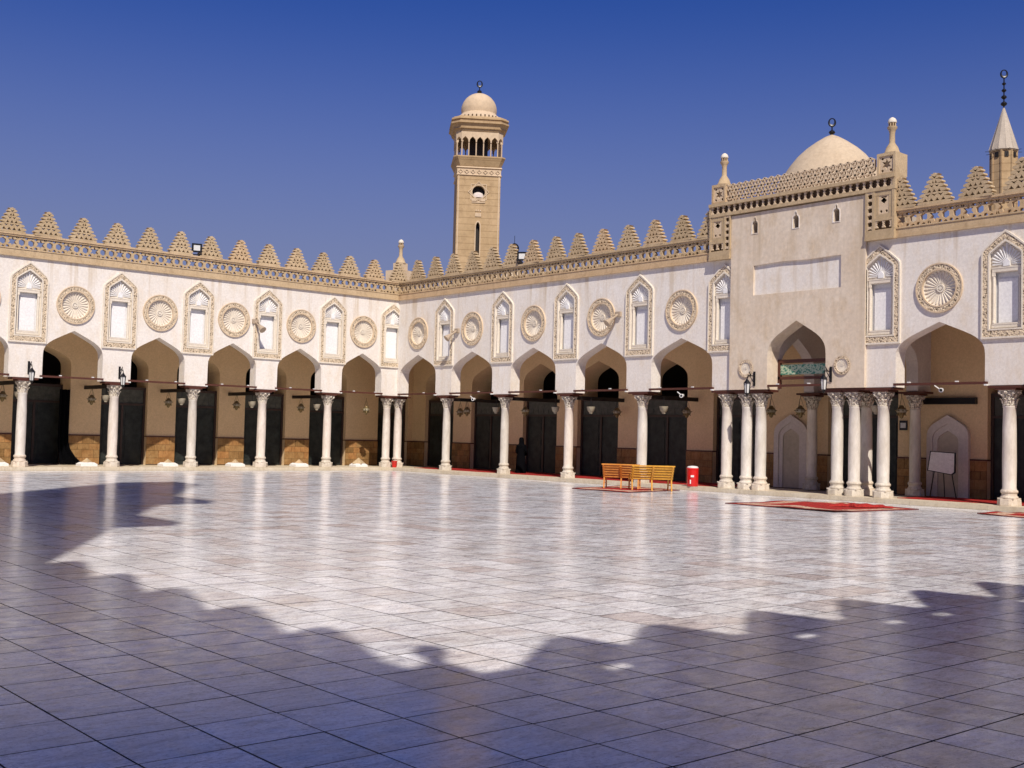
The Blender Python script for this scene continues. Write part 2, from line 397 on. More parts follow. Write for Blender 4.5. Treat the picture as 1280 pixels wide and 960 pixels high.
def clip_u(loop, lo, hi):
    for lim, sg in ((lo, 1), (hi, -1)):
        out = []
        for i in range(len(loop)):
            a, b = loop[i], loop[(i+1) % len(loop)]; ia, ib = (a[0]-lim)*sg >= 0, (b[0]-lim)*sg >= 0
            if ia: out.append(a)
            if ia != ib:
                t = (lim-a[0])/(b[0]-a[0]); out.append((lim, a[1]+t*(b[1]-a[1])))
        loop = out
    return loop

# ------------------------------------------------------------------ shared part meshes (facade local: x=u, y=outward, z up)
# column
mb = MB()
mb.lathe([(.205, 0), (.205, .03), (.192, .06), (.200, .9), (.192, 1.9), (.176, 2.58), (.188, 2.60), (.188, 2.64), (.17, 2.66)], 20)
SHAFT = mb.mesh('shaft', M['column'], True)
mb = MB()
mb.lathe([(.325, 0), (.33, .02), (.32, .19), (.30, .20)], 8, tw=pi/8)
mb.lathe([(.24, .20), (.255, .24), (.24, .28), (.215, .30), (.21, .36), (.235, .39), (.245, .42), (.235, .46), (.205, .48)], 20)
mb.box(-.235, .235, -.235, .235, .196, .236)
BASE = mb.mesh('base', M['base'], False)
mb = MB()
mb.lathe([(.18, 0), (.20, .02), (.185, .045), (.18, .06), (.185, .20), (.205, .32), (.245, .40), (.22, .41)], 16)
for row, (z0, h, r, n, ph) in enumerate(((.05, .17, .19, 8, 0), (.16, .18, .195, 8, pi/8))):
    for i in range(n):
        a = 2*pi*i/n+ph; c_, s_ = cos(a), sin(a)
        def lp(t, wdt, out): return [(c_*(r+out)-s_*wdt, s_*(r+out)+c_*wdt, z0+h*t), (c_*(r+out)+s_*wdt, s_*(r+out)-c_*wdt, z0+h*t)]
        rows = [lp(0, .06, 0), lp(.5, .068, .022), lp(.85, .05, .05), lp(1.0, .028, .085), lp(.86, .015, .10)]
        vs = [p for q in rows for p in q]; mb.add(vs, [(2*k, 2*k+1, 2*k+3, 2*k+2) for k in range(4)])
for i in range(4):
    a = pi/4+pi/2*i
    mb.bar((cos(a)*.19, sin(a)*.19, .28), (cos(a)*.29, sin(a)*.29, .40), .03, 6, .042)
    mb.bar((cos(a)*.285-.035*sin(a), sin(a)*.285+.035*cos(a), .385), (cos(a)*.285+.035*sin(a), sin(a)*.285-.035*cos(a), .385), .042, 8)
    mb.bar((cos(a-pi/4)*.24, sin(a-pi/4)*.24, .40), (cos(a-pi/4)*.30, sin(a-pi/4)*.30, .42), .05, 6, .03)
mb.box(-.24, .24, -.24, .24, .42, .47)
CAPITAL = mb.mesh('capital', M['capital'])
mb = MB(); mb.box(-.31, .31, -.28, .28, 0, .06); mb.box(-.52, .52, -.29, .29, .06, .13)
ABACUS = mb.mesh('abacus', M['redwood'])
def column(parent, side, u, n=-.27, z=.15, top=3.62):
    loc, rz = place(side, u, n, z)
    sh = link(SHAFT, 'column', parent, (loc[0], loc[1], z+.47), rz+random.choice((0, pi))+random.gauss(0, .01)); k = (top-.47-z-.47)/2.66; qx = random.uniform(.95, 1.05); sh.scale = (qx, qx, k)
    b = link(BASE, 'base', sh, (0, 0, -.47/k), scale=(1, 1, 1/k)); c = link(CAPITAL, 'capital', sh, (0, 0, 2.655), scale=(1, 1, 1/k))
    a = link(ABACUS, 'abacus', sh, (0, 0, 2.655+.472/k), scale=(1, 1, 1/k))
    return sh
# merlon
def merlon_mesh(seed):
    rn = random.Random(seed); L = []; n = 6; H = 1.0; st_ = (H-.13)/n; w0, w1 = .535, .155
    def side():
        L = []
        for i in range(n):
            w_ = w0+(w1-w0)*i/(n-1)+rn.uniform(-.012, .012); z = .09+i*st_
            L += [(w_-.15, z-.005), (w_-.06, z+.004), (w_+.035, z+.03), (w_+.02, z+.085), (w_-.07, z+.118)]
        return L + [(w1-.07, .09+n*st_-.02), (w1-.02, .10+n*st_+.01), (w1-.03, H-.02), (.05, H-.035), (.035, H)]
    a, b = side(), side()
    out = [(-.55, 0), (-.55, .07)] + [(-x, z) for x, z in a] + [(x, z) for x, z in b[::-1]] + [(.55, .07), (.55, 0)]
    holes = []
    for r in range(6):
        z = .13+r*st_; wid = w0+(w1-w0)*r/(n-1)-.135; k = (4, 3, 3, 2, 2, 1)[r]; pt = 2*wid/k if k > 1 else .2
        for j in range(k):
            x = (j-(k-1)/2)*pt; s = min(.105, pt*.44)*rn.uniform(.88, 1.06)
            if r % 2 == 0: holes.append([(x-s, z-.046), (x+s, z-.046), (x+s*.35, z+.01), (x, z+.068), (x-s*.35, z+.01)])
            else: holes.append([(x-s, z+.055), (x-s*.45, z-.0), (x, z-.048), (x+s*.45, z-.0), (x+s, z+.055), (x, z+.022)])
    m = MB(); m.prism([out]+holes, -.12, .12)
    m.box(-.55, .55, -.135, .135, -.01, .045)
    return m.mesh('merlon', M['sand'])
MERLONS = [merlon_mesh(k) for k in range(5)]
# niche
W0 = .725; NZ = (5.20, 7.72, 8.42)
def ring(m, outer, inner, n0, n1): m.prism([outer, inner], n0, n1)
def niche_meshes():
    out = {}
    OL = niche_out(W0, NZ[0], NZ[1], NZ[2]); IL = niche_out(W0-.215, NZ[0]+.25, NZ[1]-.03, NZ[2]-.29)
    m = MB(); ring(m, OL, IL, -.01, .05); out['frame'] = m.mesh('niche', M['carved'])
    m = MB()
    OL2 = niche_out(W0+.025, NZ[0]-.03, NZ[1], NZ[2]+.04); ring(m, OL2, niche_out(W0-.025, NZ[0]+.025, NZ[1], NZ[2]-.035), -.01, .068)
    ring(m, niche_out(W0-.185, NZ[0]+.22, NZ[1]-.03, NZ[2]-.25), niche_out(W0-.235, NZ[0]+.27, NZ[1]-.03, NZ[2]-.32), -.02, .062)
    out['moulding'] = m.mesh('moulding', M['ivory'])
    # backing plate with rectangular recess
    ILb = niche_out(W0-.21, NZ[0]+.245, NZ[1]-.03, NZ[2]-.285)
    rec = [(-.37, 5.62), (-.37, 7.18), (.37, 7.18), (.37, 5.62)]
    m = MB(); m.prism([ILb, rec], -.14, -.07); out['backing'] = m.mesh('backing', M['ivory'])
    m = MB(); m.box(-.40, .40, -.24, -.20, 5.58, 7.22); m.box(-.30, .30, -.20, -.16, 5.66, 7.0)
    out['panel'] = m.mesh('panel', M['panel'])
    m = MB(); m.box(-.44, .44, -.07, -.02, 7.20, 7.30); m.box(-.47, .47, -.07, -.01, 7.30, 7.34)
    for s_ in (-1, 1):
        m.box(s_*.40-.05, s_*.40+.05, -.07, -.025, 7.08, 7.20)
    out['lintel'] = m.mesh('lintel', M['ivory'])
    m = MB(); m.box(-.46, .46, -.07, -.03, 5.50, 5.60); m.box(-.44, .44, -.07, -.02, 5.595, 5.64); out['sill'] = m.mesh('sill', M['ivory'])
    m = MB()
    m.lathe([(.045, 5.64), (.045, 5.70), (.032, 5.72), (.030, 7.04), (.045, 7.08)], 8, (0, -.05, 0))
    out['colonnette'] = m.mesh('colonnette', M['ivory'])
    m = MB(); c0 = (0, 7.42)
    m.prism([[(-.10, 7.36), (-.10, 7.50), (0, 7.60), (.10, 7.50), (.10, 7.36)]], -.07, -.02)
    def rmax(a):     # distance to inner keel outline
        dx, dz = cos(a), sin(a); best = .47/max(abs(dx), 1e-3)
        # slanted line from (.47,7.70) to (0,8.10)
        den = dz + dx*(.40/.47) if dx >= 0 else dz - dx*(.40/.47)
        r2 = (8.09-7.42)/max(den, 1e-3); return min(best, r2)
    K = 15
    for i in range(K):
        a = pi*(i+.5)/K if False else pi*i/(K-1)
        r1 = rmax(a)*.93; r0 = .14; hw0, hw1 = .012, .5*pi*r1/K*.62
        dx, dz = cos(a), sin(a); px, pz = -dz, dx
        z_off = max(0, -0)
        A = [(c0[0]+dx*r0+px*hw0, c0[1]+dz*r0+pz*hw0), (c0[0]+dx*r0-px*hw0, c0[1]+dz*r0-pz*hw0), (c0[0]+dx*r1-px*hw1, c0[1]+dz*r1-pz*hw1), (c0[0]+dx*(r1+hw1), c0[1]+dz*(r1+hw1)), (c0[0]+dx*r1+px*hw1, c0[1]+dz*r1+pz*hw1)]
        vs = [(x, -.07, z) for x, z in A] + [(x, -.022 if k_ > 1 else -.05, z) for k_, (x, z) in enumerate([(c0[0]+dx*r0, c0[1]+dz*r0)]*2 + [(c0[0]+dx*r1-px*hw1*.35, c0[1]+dz*r1-pz*hw1*.35), (c0[0]+dx*(r1+hw1*.6), c0[1]+dz*(r1+hw1*.6)), (c0[0]+dx*r1+px*hw1*.35, c0[1]+dz*r1+pz*hw1*.35)])]
        m.add(vs, [(0, 1, 6, 5), (1, 2, 7, 6), (2, 3, 8, 7), (3, 4, 9, 8), (4, 0, 5, 9), (5, 6, 7, 8, 9)])
    out['hood'] = m.mesh('hood', M['panel'])
    return out
NM = niche_meshes()
NICHE_HOLE = lambda c: niche_out(W0-.22, NZ[0]+.255, NZ[1]-.03, NZ[2]-.295, c)
def niche(parent, side, u, n=0.002):
    loc, rz = place(side, u, n, 0)
    fr = link(NM['frame'], 'niche', parent, loc, rz)
    for k in ('moulding', 'backing', 'panel', 'lintel', 'sill', 'hood'): link(NM[k], k, fr)
    for q in (-.40, .40): link(NM['colonnette'], 'colonnette', fr, (q, 0, 0))
    return fr
# medallion, local centre at origin, radius .79
def med_meshes(R=.79):
    out = {}
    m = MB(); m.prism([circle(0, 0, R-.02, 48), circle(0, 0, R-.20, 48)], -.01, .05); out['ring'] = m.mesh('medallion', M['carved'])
    m = MB(); m.prism([circle(0, 0, R, 48), circle(0, 0, R-.04, 48)], -.01, .065); m.prism([circle(0, 0, R-.18, 48), circle(0, 0, R-.225, 48)], -.03, .06)
    out['moulding'] = m.mesh('moulding', M['sand_lt'])
    m = MB(); pr = [(R-.21, -.02), (R-.25, -.05), (R-.30, -.065), (.14, -.085), (.001, -.085)]
    n = 48; vs = []
    for r, y in pr:
        for i in range(n): vs.append((r*cos(2*pi*i/n), y, r*sin(2*pi*i/n)))
    m.add(vs, [(k*n+i, k*n+(i+1) % n, (k+1)*n+(i+1) % n, (k+1)*n+i) for k in range(len(pr)-1) for i in range(n)])
    out['dish'] = m.mesh('dish', M['ivory'], True)
    m = MB(); K = 24
    for i in range(K):
        a = 2*pi*i/K; dx, dz = cos(a), sin(a); px, pz = -dz, dx; r0, r1 = .15, R-.29; h0, h1 = .014, pi*r1/K*.80
        A = [(dx*r0+px*h0, dz*r0+pz*h0), (dx*r0-px*h0, dz*r0-pz*h0), (dx*r1-px*h1, dz*r1-pz*h1), (dx*(r1+h1), dz*(r1+h1)), (dx*r1+px*h1, dz*r1+pz*h1)]
        B = [(dx*r0, dz*r0), (dx*r0, dz*r0), (dx*r1-px*h1*.3, dz*r1-pz*h1*.3), (dx*(r1+h1*.5), dz*(r1+h1*.5)), (dx*r1+px*h1*.3, dz*r1+pz*h1*.3)]
        vs = [(x, -.09, z) for x, z in A] + [(x, -.07 if k_ < 2 else -.02, z) for k_, (x, z) in enumerate(B)]
        m.add(vs, [(0, 1, 6, 5), (1, 2, 7, 6), (2, 3, 8, 7), (3, 4, 9, 8), (4, 0, 5, 9), (5, 6, 7, 8, 9)])
    m.prism([circle(0, 0, .13, 20), circle(0, 0, .085, 20)], -.09, -.045); m.prism([circle(0, 0, .06, 14)], -.09, -.04)
    out['rosette'] = m.mesh('rosette', M['ivory'])
    return out
MM = med_meshes()
def medallion(parent, side, u, z=6.86, n=0.002, s=1.0):
    loc, rz = place(side, u, n, z)
    r = link(MM['ring'], 'medallion', parent, loc, rz, scale=(s, 1 if s == 1 else .25, s))
    for k in ('moulding', 'dish', 'rosette'): link(MM[k], k, r)
    return r

# lattice parapet: stars and hexagons cut through
def star(c, z, r, k=6): return [(c+(r if i % 2 == 0 else r*.48)*cos(pi*i/k+pi/2), z+(r if i % 2 == 0 else r*.48)*sin(pi*i/k+pi/2)) for i in range(2*k)]
def ngon(c, z, r, k=6, tw=0): return [(c+r*cos(2*pi*i/k+tw), z+r*sin(2*pi*i/k+tw)) for i in range(k)]
def lattice(parent, fr, u0, u1, z0, z1, phase=0):
    m = MB(); pitch = .37; n = max(1, round((u1-u0)/pitch)); pitch = (u1-u0)/n; zc = (z0+z1)/2+.01
    k = 0
    ccw = lambda h: h if sum((h[j][0]*h[(j+1) % len(h)][1]-h[(j+1) % len(h)][0]*h[j][1]) for j in range(len(h))) > 0 else h[::-1]
    i = 0
    while i < n:
        e = min(i+3, n); A = u0+i*pitch; B = u0+e*pitch; holes = []
        for q in range(i, e):
            c = u0+(q+.5)*pitch; t = (q+phase) % 3; b = u0+(q+1)*pitch
            holes.append(star(c, zc, .205) if t == 0 else ngon(c, zc, .138, 6, pi/2))
            if t: holes += [[(c-.085, z0+.018), (c+.085, z0+.018), (c, z0+.075)], [(c-.085, z1-.015), (c, z1-.07), (c+.085, z1-.015)]]
            if q < e-1: holes += [[(b-.075, z0+.018), (b+.075, z0+.018), (b+.04, z0+.105), (b-.04, z0+.105)], [(b-.075, z1-.015), (b-.04, z1-.095), (b+.04, z1-.095), (b+.075, z1-.015)]]
            else: holes += [[(b-.065, z0+.018), (b-.008, z0+.018), (b-.008, z0+.10), (b-.035, z0+.10)], [(b-.065, z1-.015), (b-.035, z1-.09), (b-.008, z1-.09), (b-.008, z1-.015)]]
            if q == i: holes += [[(A+.008, z0+.018), (A+.065, z0+.018), (A+.035, z0+.10), (A+.008, z0+.10)], [(A+.008, z1-.015), (A+.008, z1-.09), (A+.035, z1-.09), (A+.065, z1-.015)]]
        m.prism([[(A, z0), (B, z0), (B, z1), (A, z1)]]+[ccw(h) for h in holes], -.15, .0, fr)
        i = e
    return m.build('lattice', M['sand'], parent)
def cornice(parent, fr, u0, u1):
    m = MB()
    m.box(u0, u1, -.25, .065, 8.66, 8.91, fr); m.box(u0, u1, -.25, .09, 8.90, 8.945, fr); m.box(u0, u1, -.25, .095, 8.61, 8.665, fr)
    m.build('cornice', M['sand'], parent)
    m = MB(); m.box(u0, u1, -.17, .05, 9.42, 9.49, fr); m.box(u0, u1, -.19, .085, 9.485, 9.56, fr)
    m.build('coping', M['sand'], parent)

# hung / small meshes for beams
def beam(parent, fr, c, w, z=3.80):
    m = MB(); m.box(c-w-.02, c+w+.10, .005, .105, z, z+.075, fr)
    o = m.build('tie_beam', M['redwood'], parent)
    for q in (-.55, .35): m = MB(); m.box(c+q*w*1.2-.05, c+q*w*1.2+.05, .03, .09, z+.077, z+.115, fr); m.build('lamp_holder', M['white'], o)
    m = MB(); m.box(c+w+.02, c+w+.102, .0, .11, z-.05, z-.003, fr); m.build('end_cap', M['white'], o)
    

# ------------------------------------------------------------------ inner arcade (second row of piers) with dado blocks and dark screens
BLK = {}
def dado(parent, fr, key, u0, u1, n0, n1, top=1.42):
    """stone blocks on the pier face n1 and its two sides"""
    z = .15; row = 0
    bk = MB(); bk.box(u0+.012, u1-.012, n0, n1+.012, .12, top-.01, fr); bk.build('mortar', M['mortar'], parent)
    while z < top-.05:
        h = min((.30, .34, .28, .35)[row % 4], top-z); u = u0
        off = .28 if row % 2 else .48
        cuts = [u0]; 
        x = u0+off
        while x < u1-.15: cuts.append(x); x += .52
        cuts.append(u1)
        for a, b in zip(cuts, cuts[1:]):
            w_ = round(b-a, 2); k = (w_, round(h, 2))
            if k not in BLK:
                q = MB(); q.box(-w_/2+.006, w_/2-.006, -.03, .03, .006, h-.006); BLK[k] = q.mesh('stone_block', M['dado'])
            loc, rz = place(key, (a+b)/2, n1+.012+random.uniform(-.004, .006), z)
            link(BLK[k], 'stone_block', parent, loc, rz)
        z += h; row += 1
    m = MB(); m.box(u0-.01, u1+.01, n0-.01, n1+.055, top, top+.05, fr); m.build('dado_rail', M['redwood'], parent)
def inner(root, key, fr, piers, u0, u1, zs=4.35, za=5.40, nf=-3.6, nb=-4.9, ztop=6.6):
    """piers: list of (ua,ub). arches between them"""
    arches = [((a[1]+b[0])/2, (b[0]-a[1])/2, zs, za) for a, b in zip(piers, piers[1:])]
    m = MB(); P = [(u0, ztop), (u0, .12)]
    for i, (a, b) in enumerate(zip(piers, piers[1:])):
        c, w_, s_, z_ = arches[i]; P += [(c-w_, .12)]+keel(c, w_, s_, z_)+[(c+w_, .12)]
    P += [(u1, .12), (u1, ztop)]
    m.prism([P], nb, nf, fr)
    wall = m.build('inner_wall', M['inner'], root)
    for a, b in piers:
        a2, b2 = max(a, u0), min(b, u1)
        if b2-a2 > .3: dado(wall, fr, key, a2, b2, nb, nf)
    for i, (c, w_, s_, z_) in enumerate(arches):
        scr(root, fr, c, w_, nf-(1.0 if abs(c-16.35) < .1 else .28), i)
    return wall
def scr(root, fr, c, w_, n, i):
    m = MB()
    m.box(c-w_, c-w_+.10, n-.05, n+.06, .15, 3.7, fr); m.box(c+w_-.10, c+w_, n-.05, n+.06, .15, 3.7, fr)
    m.box(c-w_+.10, c+w_-.10, n-.05, n+.06, 3.58, 3.70, fr); m.box(c-w_+.10, c+w_-.10, n-.05, n+.06, 2.86, 2.95, fr)
    m.box(c-.05, c+.05, n-.05, n+.05, .15, 2.86, fr)
    o = m.build('screen_frame', M['screen_fr'], root)
    for sgn in (-1, 1):
        a, b = (c-w_+.10, c-.05) if sgn < 0 else (c+.05, c+w_-.10)
        q = MB(); q.box(a, b, n-.03, n+.005, .15, 2.86, fr)
        for z0, z1 in ((.35, 1.2), (1.35, 2.0), (2.15, 2.7)):
            q.box(a+.12, b-.12, n+.004, n+.025, z0, z1, fr)
        q.build('door_leaf', M['screen'], o)
    q = MB(); q.box(c-w_+.10, c+w_-.10, n-.03, n+.0, 2.95, 3.58, fr)
    k = 6; ww = (2*w_-.2)/k
    for j in range(k): q.box(c-w_+.10+j*ww+.03, c-w_+.10+(j+1)*ww-.03, n, n+.02, 3.02, 3.22, fr)
    q.build('transom_board', M['greyboard'], o)

# ------------------------------------------------------------------ ARCADE A (left) and B (right)
ARA = [(2.12, 1.17), (5.65, 1.19), (9.15, 1.20), (12.67, 1.22), (16.35, 1.24), (20.12, 1.2), (23.7, 1.2), (27.3, 1.2), (30.9, 1.2)]
PIA = [3.87, 7.42, 10.88, 14.46, 18.24, 21.9, 25.5, 29.1, 32.7]
ARB = [(1.74, 1.5), (6.01, 1.52), (10.30, 1.48), (14.50, 1.47), (18.83, 1.53)]
PIB = [3.86, 8.19, 12.40, 16.64, 20.9]
ARB2 = [(29.42, 1.50), (33.7, 1.5), (37.9, 1.5), (42.1, 1.5), (46.3, 1.5)]
PIB2 = [31.56, 35.8, 40.0, 44.2, 48.4]
ZS, ZA = 4.58, 5.79
TH = -.55
left = tag(empty('arcade'), 'long white arcade on the left with keel arches, blind niches and stepped cresting', 'arcade')
right = tag(empty('arcade'), 'long white arcade on the right behind the benches, interrupted by the portal', 'arcade')
def wall_poly(root, fr, u0, u1, arches, niches, meds):
    loops = [arcade_poly(u0, u1, ZB, 8.72, [(c, w_, ZS, ZA) for c, w_ in arches])]
    lo = [clip_u(NICHE_HOLE(c), u0+.012, u1-.012) for c in niches]
    ml = [circle(c, 6.86, .572, 40) for c in meds]
    holes = [l for l in lo+ml]
    m = MB(); m.prism(loops+holes, 0, -.26, fr, (True, False))
    m.prism(loops, -.26, TH, fr, (True, True))
    return m.build('wall', M['plaster'], root)
wall_poly(left, FA, -.55, 35.0, ARA, PIA+[.36], [c for c, _ in ARA])
wall_poly(right, FB, .002, 21.26, ARB, PIB, [c for c, _ in ARB])
wall_poly(right, FB, 26.84, LB, ARB2, [27.34]+PIB2, [c for c, _ in ARB2])
for root, key, fr, PI_, AR in ((left, 'A', FA, PIA, ARA), (right, 'B', FB, PIB, ARB), (right, 'B', FB, [27.34]+PIB2, ARB2)):
    for u in PI_:
        niche(root, key, u)
        if u not in (27.34, 20.9): column(root, key, u)
    for c, w_ in AR: medallion(root, key, c); beam(root, fr, c, w_)
niche(left, 'A', .36)
column(left, 'A', .39); column(left, 'A', -.27, -.2)
for u in (20.88, 21.80, 22.42, 25.60, 26.26, 27.34): column(right, 'B', u)
column(right, 'B', 26.1, -1.25)
cornice(left, FA, .10, 35.0); cornice(right, FB, .0, 20.27); cornice(right, FB, 27.93, LB)
lattice(left, FA, .0, 35.0, 8.945, 9.42); lattice(right, FB, .0, 20.27, 8.945, 9.42, 1); lattice(right, FB, 27.93, LB, 8.945, 9.42, 0)
for u in [.05, 1.55, 3.01, 4.52, 5.98, 7.47, 8.91, 10.4, 11.83, 13.26, 14.7, 16.15, 17.6, 19.05, 20.5, 21.95, 23.4, 24.85, 26.3, 27.75, 29.2, 30.65, 32.1, 33.55]:
    loc, rz = place('A', u, -.05, 9.562); o = link(random.choice(MERLONS), 'merlon', left, loc, rz); o.rotation_euler.z += random.gauss(0, .03); o.scale = (random.uniform(.96, 1.04), 1, random.uniform(.96, 1.02))
for u in [1.47, 2.95, 4.4, 5.9, 7.32, 8.69, 10.12, 11.6, 12.98, 14.47, 15.92, 17.34, 18.78, 20.15, 28.05, 29.25, 30.62, 32.05, 33.5, 34.95, 36.4, 37.85, 39.3, 40.75, 42.2, 43.65, 45.1, 46.55, 48.0]:
    loc, rz = place('B', u, -.05, 9.562); o = link(random.choice(MERLONS), 'merlon', right, loc, rz); o.rotation_euler.z += random.gauss(0, .03); o.scale = (random.uniform(.96, 1.04), 1, random.uniform(.96, 1.02))
# inner walls, ceilings and back walls
pA = [(-3.6+.0, -3.0)] + [(u-.68, u+.68) for u in [.35]+PIA] + [(34.4, 35.8)]
inner(left, 'A', FA, [(-4.9, -3.3), (-1.35, .67)]+[(u-.70, u+.70) for u in (3.58, 7.25, 10.84, 14.42)]+[(u-.68, u+.68) for u in PIA[4:]]+[(34.6, 36)], -4.3, 36)
inner(right, 'B', FB, [(-3.58, -2.38), (.1, 1.6)]+[(u-.70, u+.70) for u in (4.95, 8.78, 12.8, 16.81)]+[(20.1, 23.0), (25.9, 29.2), (30.88, 32.24)]+[(u-.68, u+.68) for u in PIB2[1:]]+[(50.6, 51.2)], -3.58, 51.2)
m = MB(); m.box(-9.6, 37, -9.6, -.02+TH, 6.6, 6.9); m.box(-9.6, TH-.02, TH-.02, 51.2, 6.6, 6.901); m.build('ceiling', M['inner'], left)
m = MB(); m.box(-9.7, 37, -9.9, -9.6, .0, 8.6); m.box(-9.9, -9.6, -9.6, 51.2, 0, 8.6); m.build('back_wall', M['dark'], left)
m = MB(); m.box(-9.6, 37, -9.6, -.30, 8.45, 8.6); m.box(-9.6, -.30, -.30, 51.2, 8.45, 8.601); m.build('roof', M['roofm'], left)
# tie beams between front columns and inner piers
for root, fr, us in ((left, FA, PIA), (right, FB, PIB[:4]+PIB2)):
    for u in us:
        m = MB(); m.box(u-.06, u+.06, -3.6, -.45, 3.50, 3.66, fr); m.build('tie_beam', M['darkwood'], root)
# transverse arches by the portal
for u in (22.72, 26.92):
    m = MB()
    P = [(-3.6, 6.6), (-3.6, 3.76), (-3.0, 3.76)] + keel(-1.80, .98, 4.35, 5.75)[0:0] + [(-2.75, 3.76)] + keel(-1.72, 1.03, 4.3, 5.7) + [(-.69, 3.76), (-.56, 3.76), (-.56, 6.6)]
    flat = [(a, z) for a, z in P]
    m.prism([flat], u-.22, u+.22, lambda n, u_, z: (n, u_, z)); m.build('transverse_arch', M['inner_wh'], right)
    column(right, 'B', u, -2.98)
# mihrab-like blind niches on the wide inner piers
for c in (21.42, 27.85):
    m = MB()
    o1 = [(c-.76, .15)]+keel(c, .76, 2.1, 2.96)+[(c+.76, .15)]; o2 = [(c-.55, .15)]+keel(c, .55, 2.05, 2.66)+[(c+.55, .15)]; o3 = [(c-.38, .15)]+keel(c, .38, 2.0, 2.42)+[(c+.38, .15)]
    def band(ol, il, n0, n1):
        P = ol + il[::-1]; m.prism([P], n0, n1, FB)
    band(o1, o2, -3.62, -3.44); band(o2, o3, -3.62, -3.49)
    fr_ = m.build('wall_niche', M['inner_wh'], right)
    m = MB(); m.prism([o3], -3.62, -3.535, FB); m.build('niche_back', M['lead'], fr_)
# long dark board and framed notice on the wall in the right bay
m = MB(); m.box(26.95, 28.85, -3.6, -3.42, 3.33, 3.55, FB); tag(m.build('wall_board', M['black']), 'long black board on the tan wall above the grey blind niche', 'lamp')
m = MB(); m.box(25.97, 26.27, -3.6, -3.56, 2.42, 2.76, FB); n_ = m.build('notice', M['black']); tag(n_, 'small black framed notice hung on the inner wall beside the dark column', 'notice')
m = MB(); m.box(26.02, 26.22, -3.56, -3.552, 2.50, 2.68, FB); m.build('sheet', M['paper'], n_)

# ------------------------------------------------------------------ PORTAL
portal = tag(empty('portal'), 'tall projecting plaster portal with three small windows, lattice screen and two pinnacles', 'portal')
PC = 24.15
def kwin(c, z0, w_, h): return [(c-w_, z0), (c+w_, z0), (c+w_, z0+h*.55), (c+w_*.85, z0+h*.68), (c+w_*.35, z0+h*.76), (c+w_*.3, z0+h*.9), (c, z0+h), (c-w_*.3, z0+h*.9), (c-w_*.35, z0+h*.76), (c-w_*.85, z0+h*.68), (c-w_, z0+h*.55)]
wins = [(22.32, 9.42), (24.08, 9.40), (25.72, 9.42)]
out = [(21.25, 10.17), (21.25, ZB), (PC-1.21, ZB)]+keel(PC, 1.21, 4.75, 6.14)+[(PC+1.21, ZB), (26.85, ZB), (26.85, 10.17)]
pan = [(22.28, 7.16), (25.92, 7.16), (25.92, 8.27), (24.6, 8.24), (23.6, 8.28), (22.28, 8.24)]
m = MB(); m.prism([out, pan]+[kwin(c, z, .13, .60) for c, z in wins], .12, -.02, FB, (True, False))
m.prism([out]+[kwin(c, z, .13, .60) for c, z in wins], -.02, -.56, FB)
m.build('wall', M['plaster_tan'], portal)
m = MB(); m.prism([[(22.26, 7.14), (25.94, 7.14), (25.94, 8.29), (22.26, 8.29)]], .045, .03, FB); m.build('panel', M['plaster'], portal)
for c, z in wins:
    m = MB(); m.box(c-.2, c+.2, -.60, -.54, z-.05, z+.7, FB)
    o = m.build('window', M['darkwood'], portal)
    m = MB(); m.prism([kwin(c, z-.03, .155, .66), kwin(c, z, .125, .585)], .10, .135, FB); m.build('window_frame', M['plaster'], o)
for c in (22.02, 26.02): medallion(portal, 'B', c, 4.52, .150, .40)
# frieze: dark recess behind small hourglass balusters
fz = MB(); bkx = MB(); fzf = MB()
BAL = {}
def spindle_row(u0, u1, z0, z1, horiz=True, step=.26):
    n = max(2, round(((u1-u0) if horiz else (z1-z0))/step)); h = round((z1-z0) if horiz else (u1-u0), 3)
    if (h, horiz) not in BAL:
        q = MB(); P = [(.055, 0), (.055, .03), (.03, .06), (.016, h/2-.035), (.045, h/2), (.016, h/2+.035), (.03, h-.06), (.055, h-.03), (.055, h)]
        P = P + [(-x, z) for x, z in P[::-1]]
        if not horiz: P = [(z, x) for x, z in P]
        q.prism([P], -.035, .035); BAL[(h, horiz)] = q.mesh('baluster', M['sand_lt'])
    for i in range(n+1):
        t = i/n
        if horiz: p = (.14, u0+.04+(u1-u0-.08)*t, z0)
        else: p = (.14, u1, z0+.04+(z1-z0-.08)*t)
        link(BAL[(h, horiz)], 'baluster', portal, p, -pi/2 if horiz else -pi/2, None)
    bkx.box(u0-.01, u1+.01, .06, .085, z0-.01, z1+.01, FB)
spindle_row(20.34, 27.86, 10.34, 10.60)
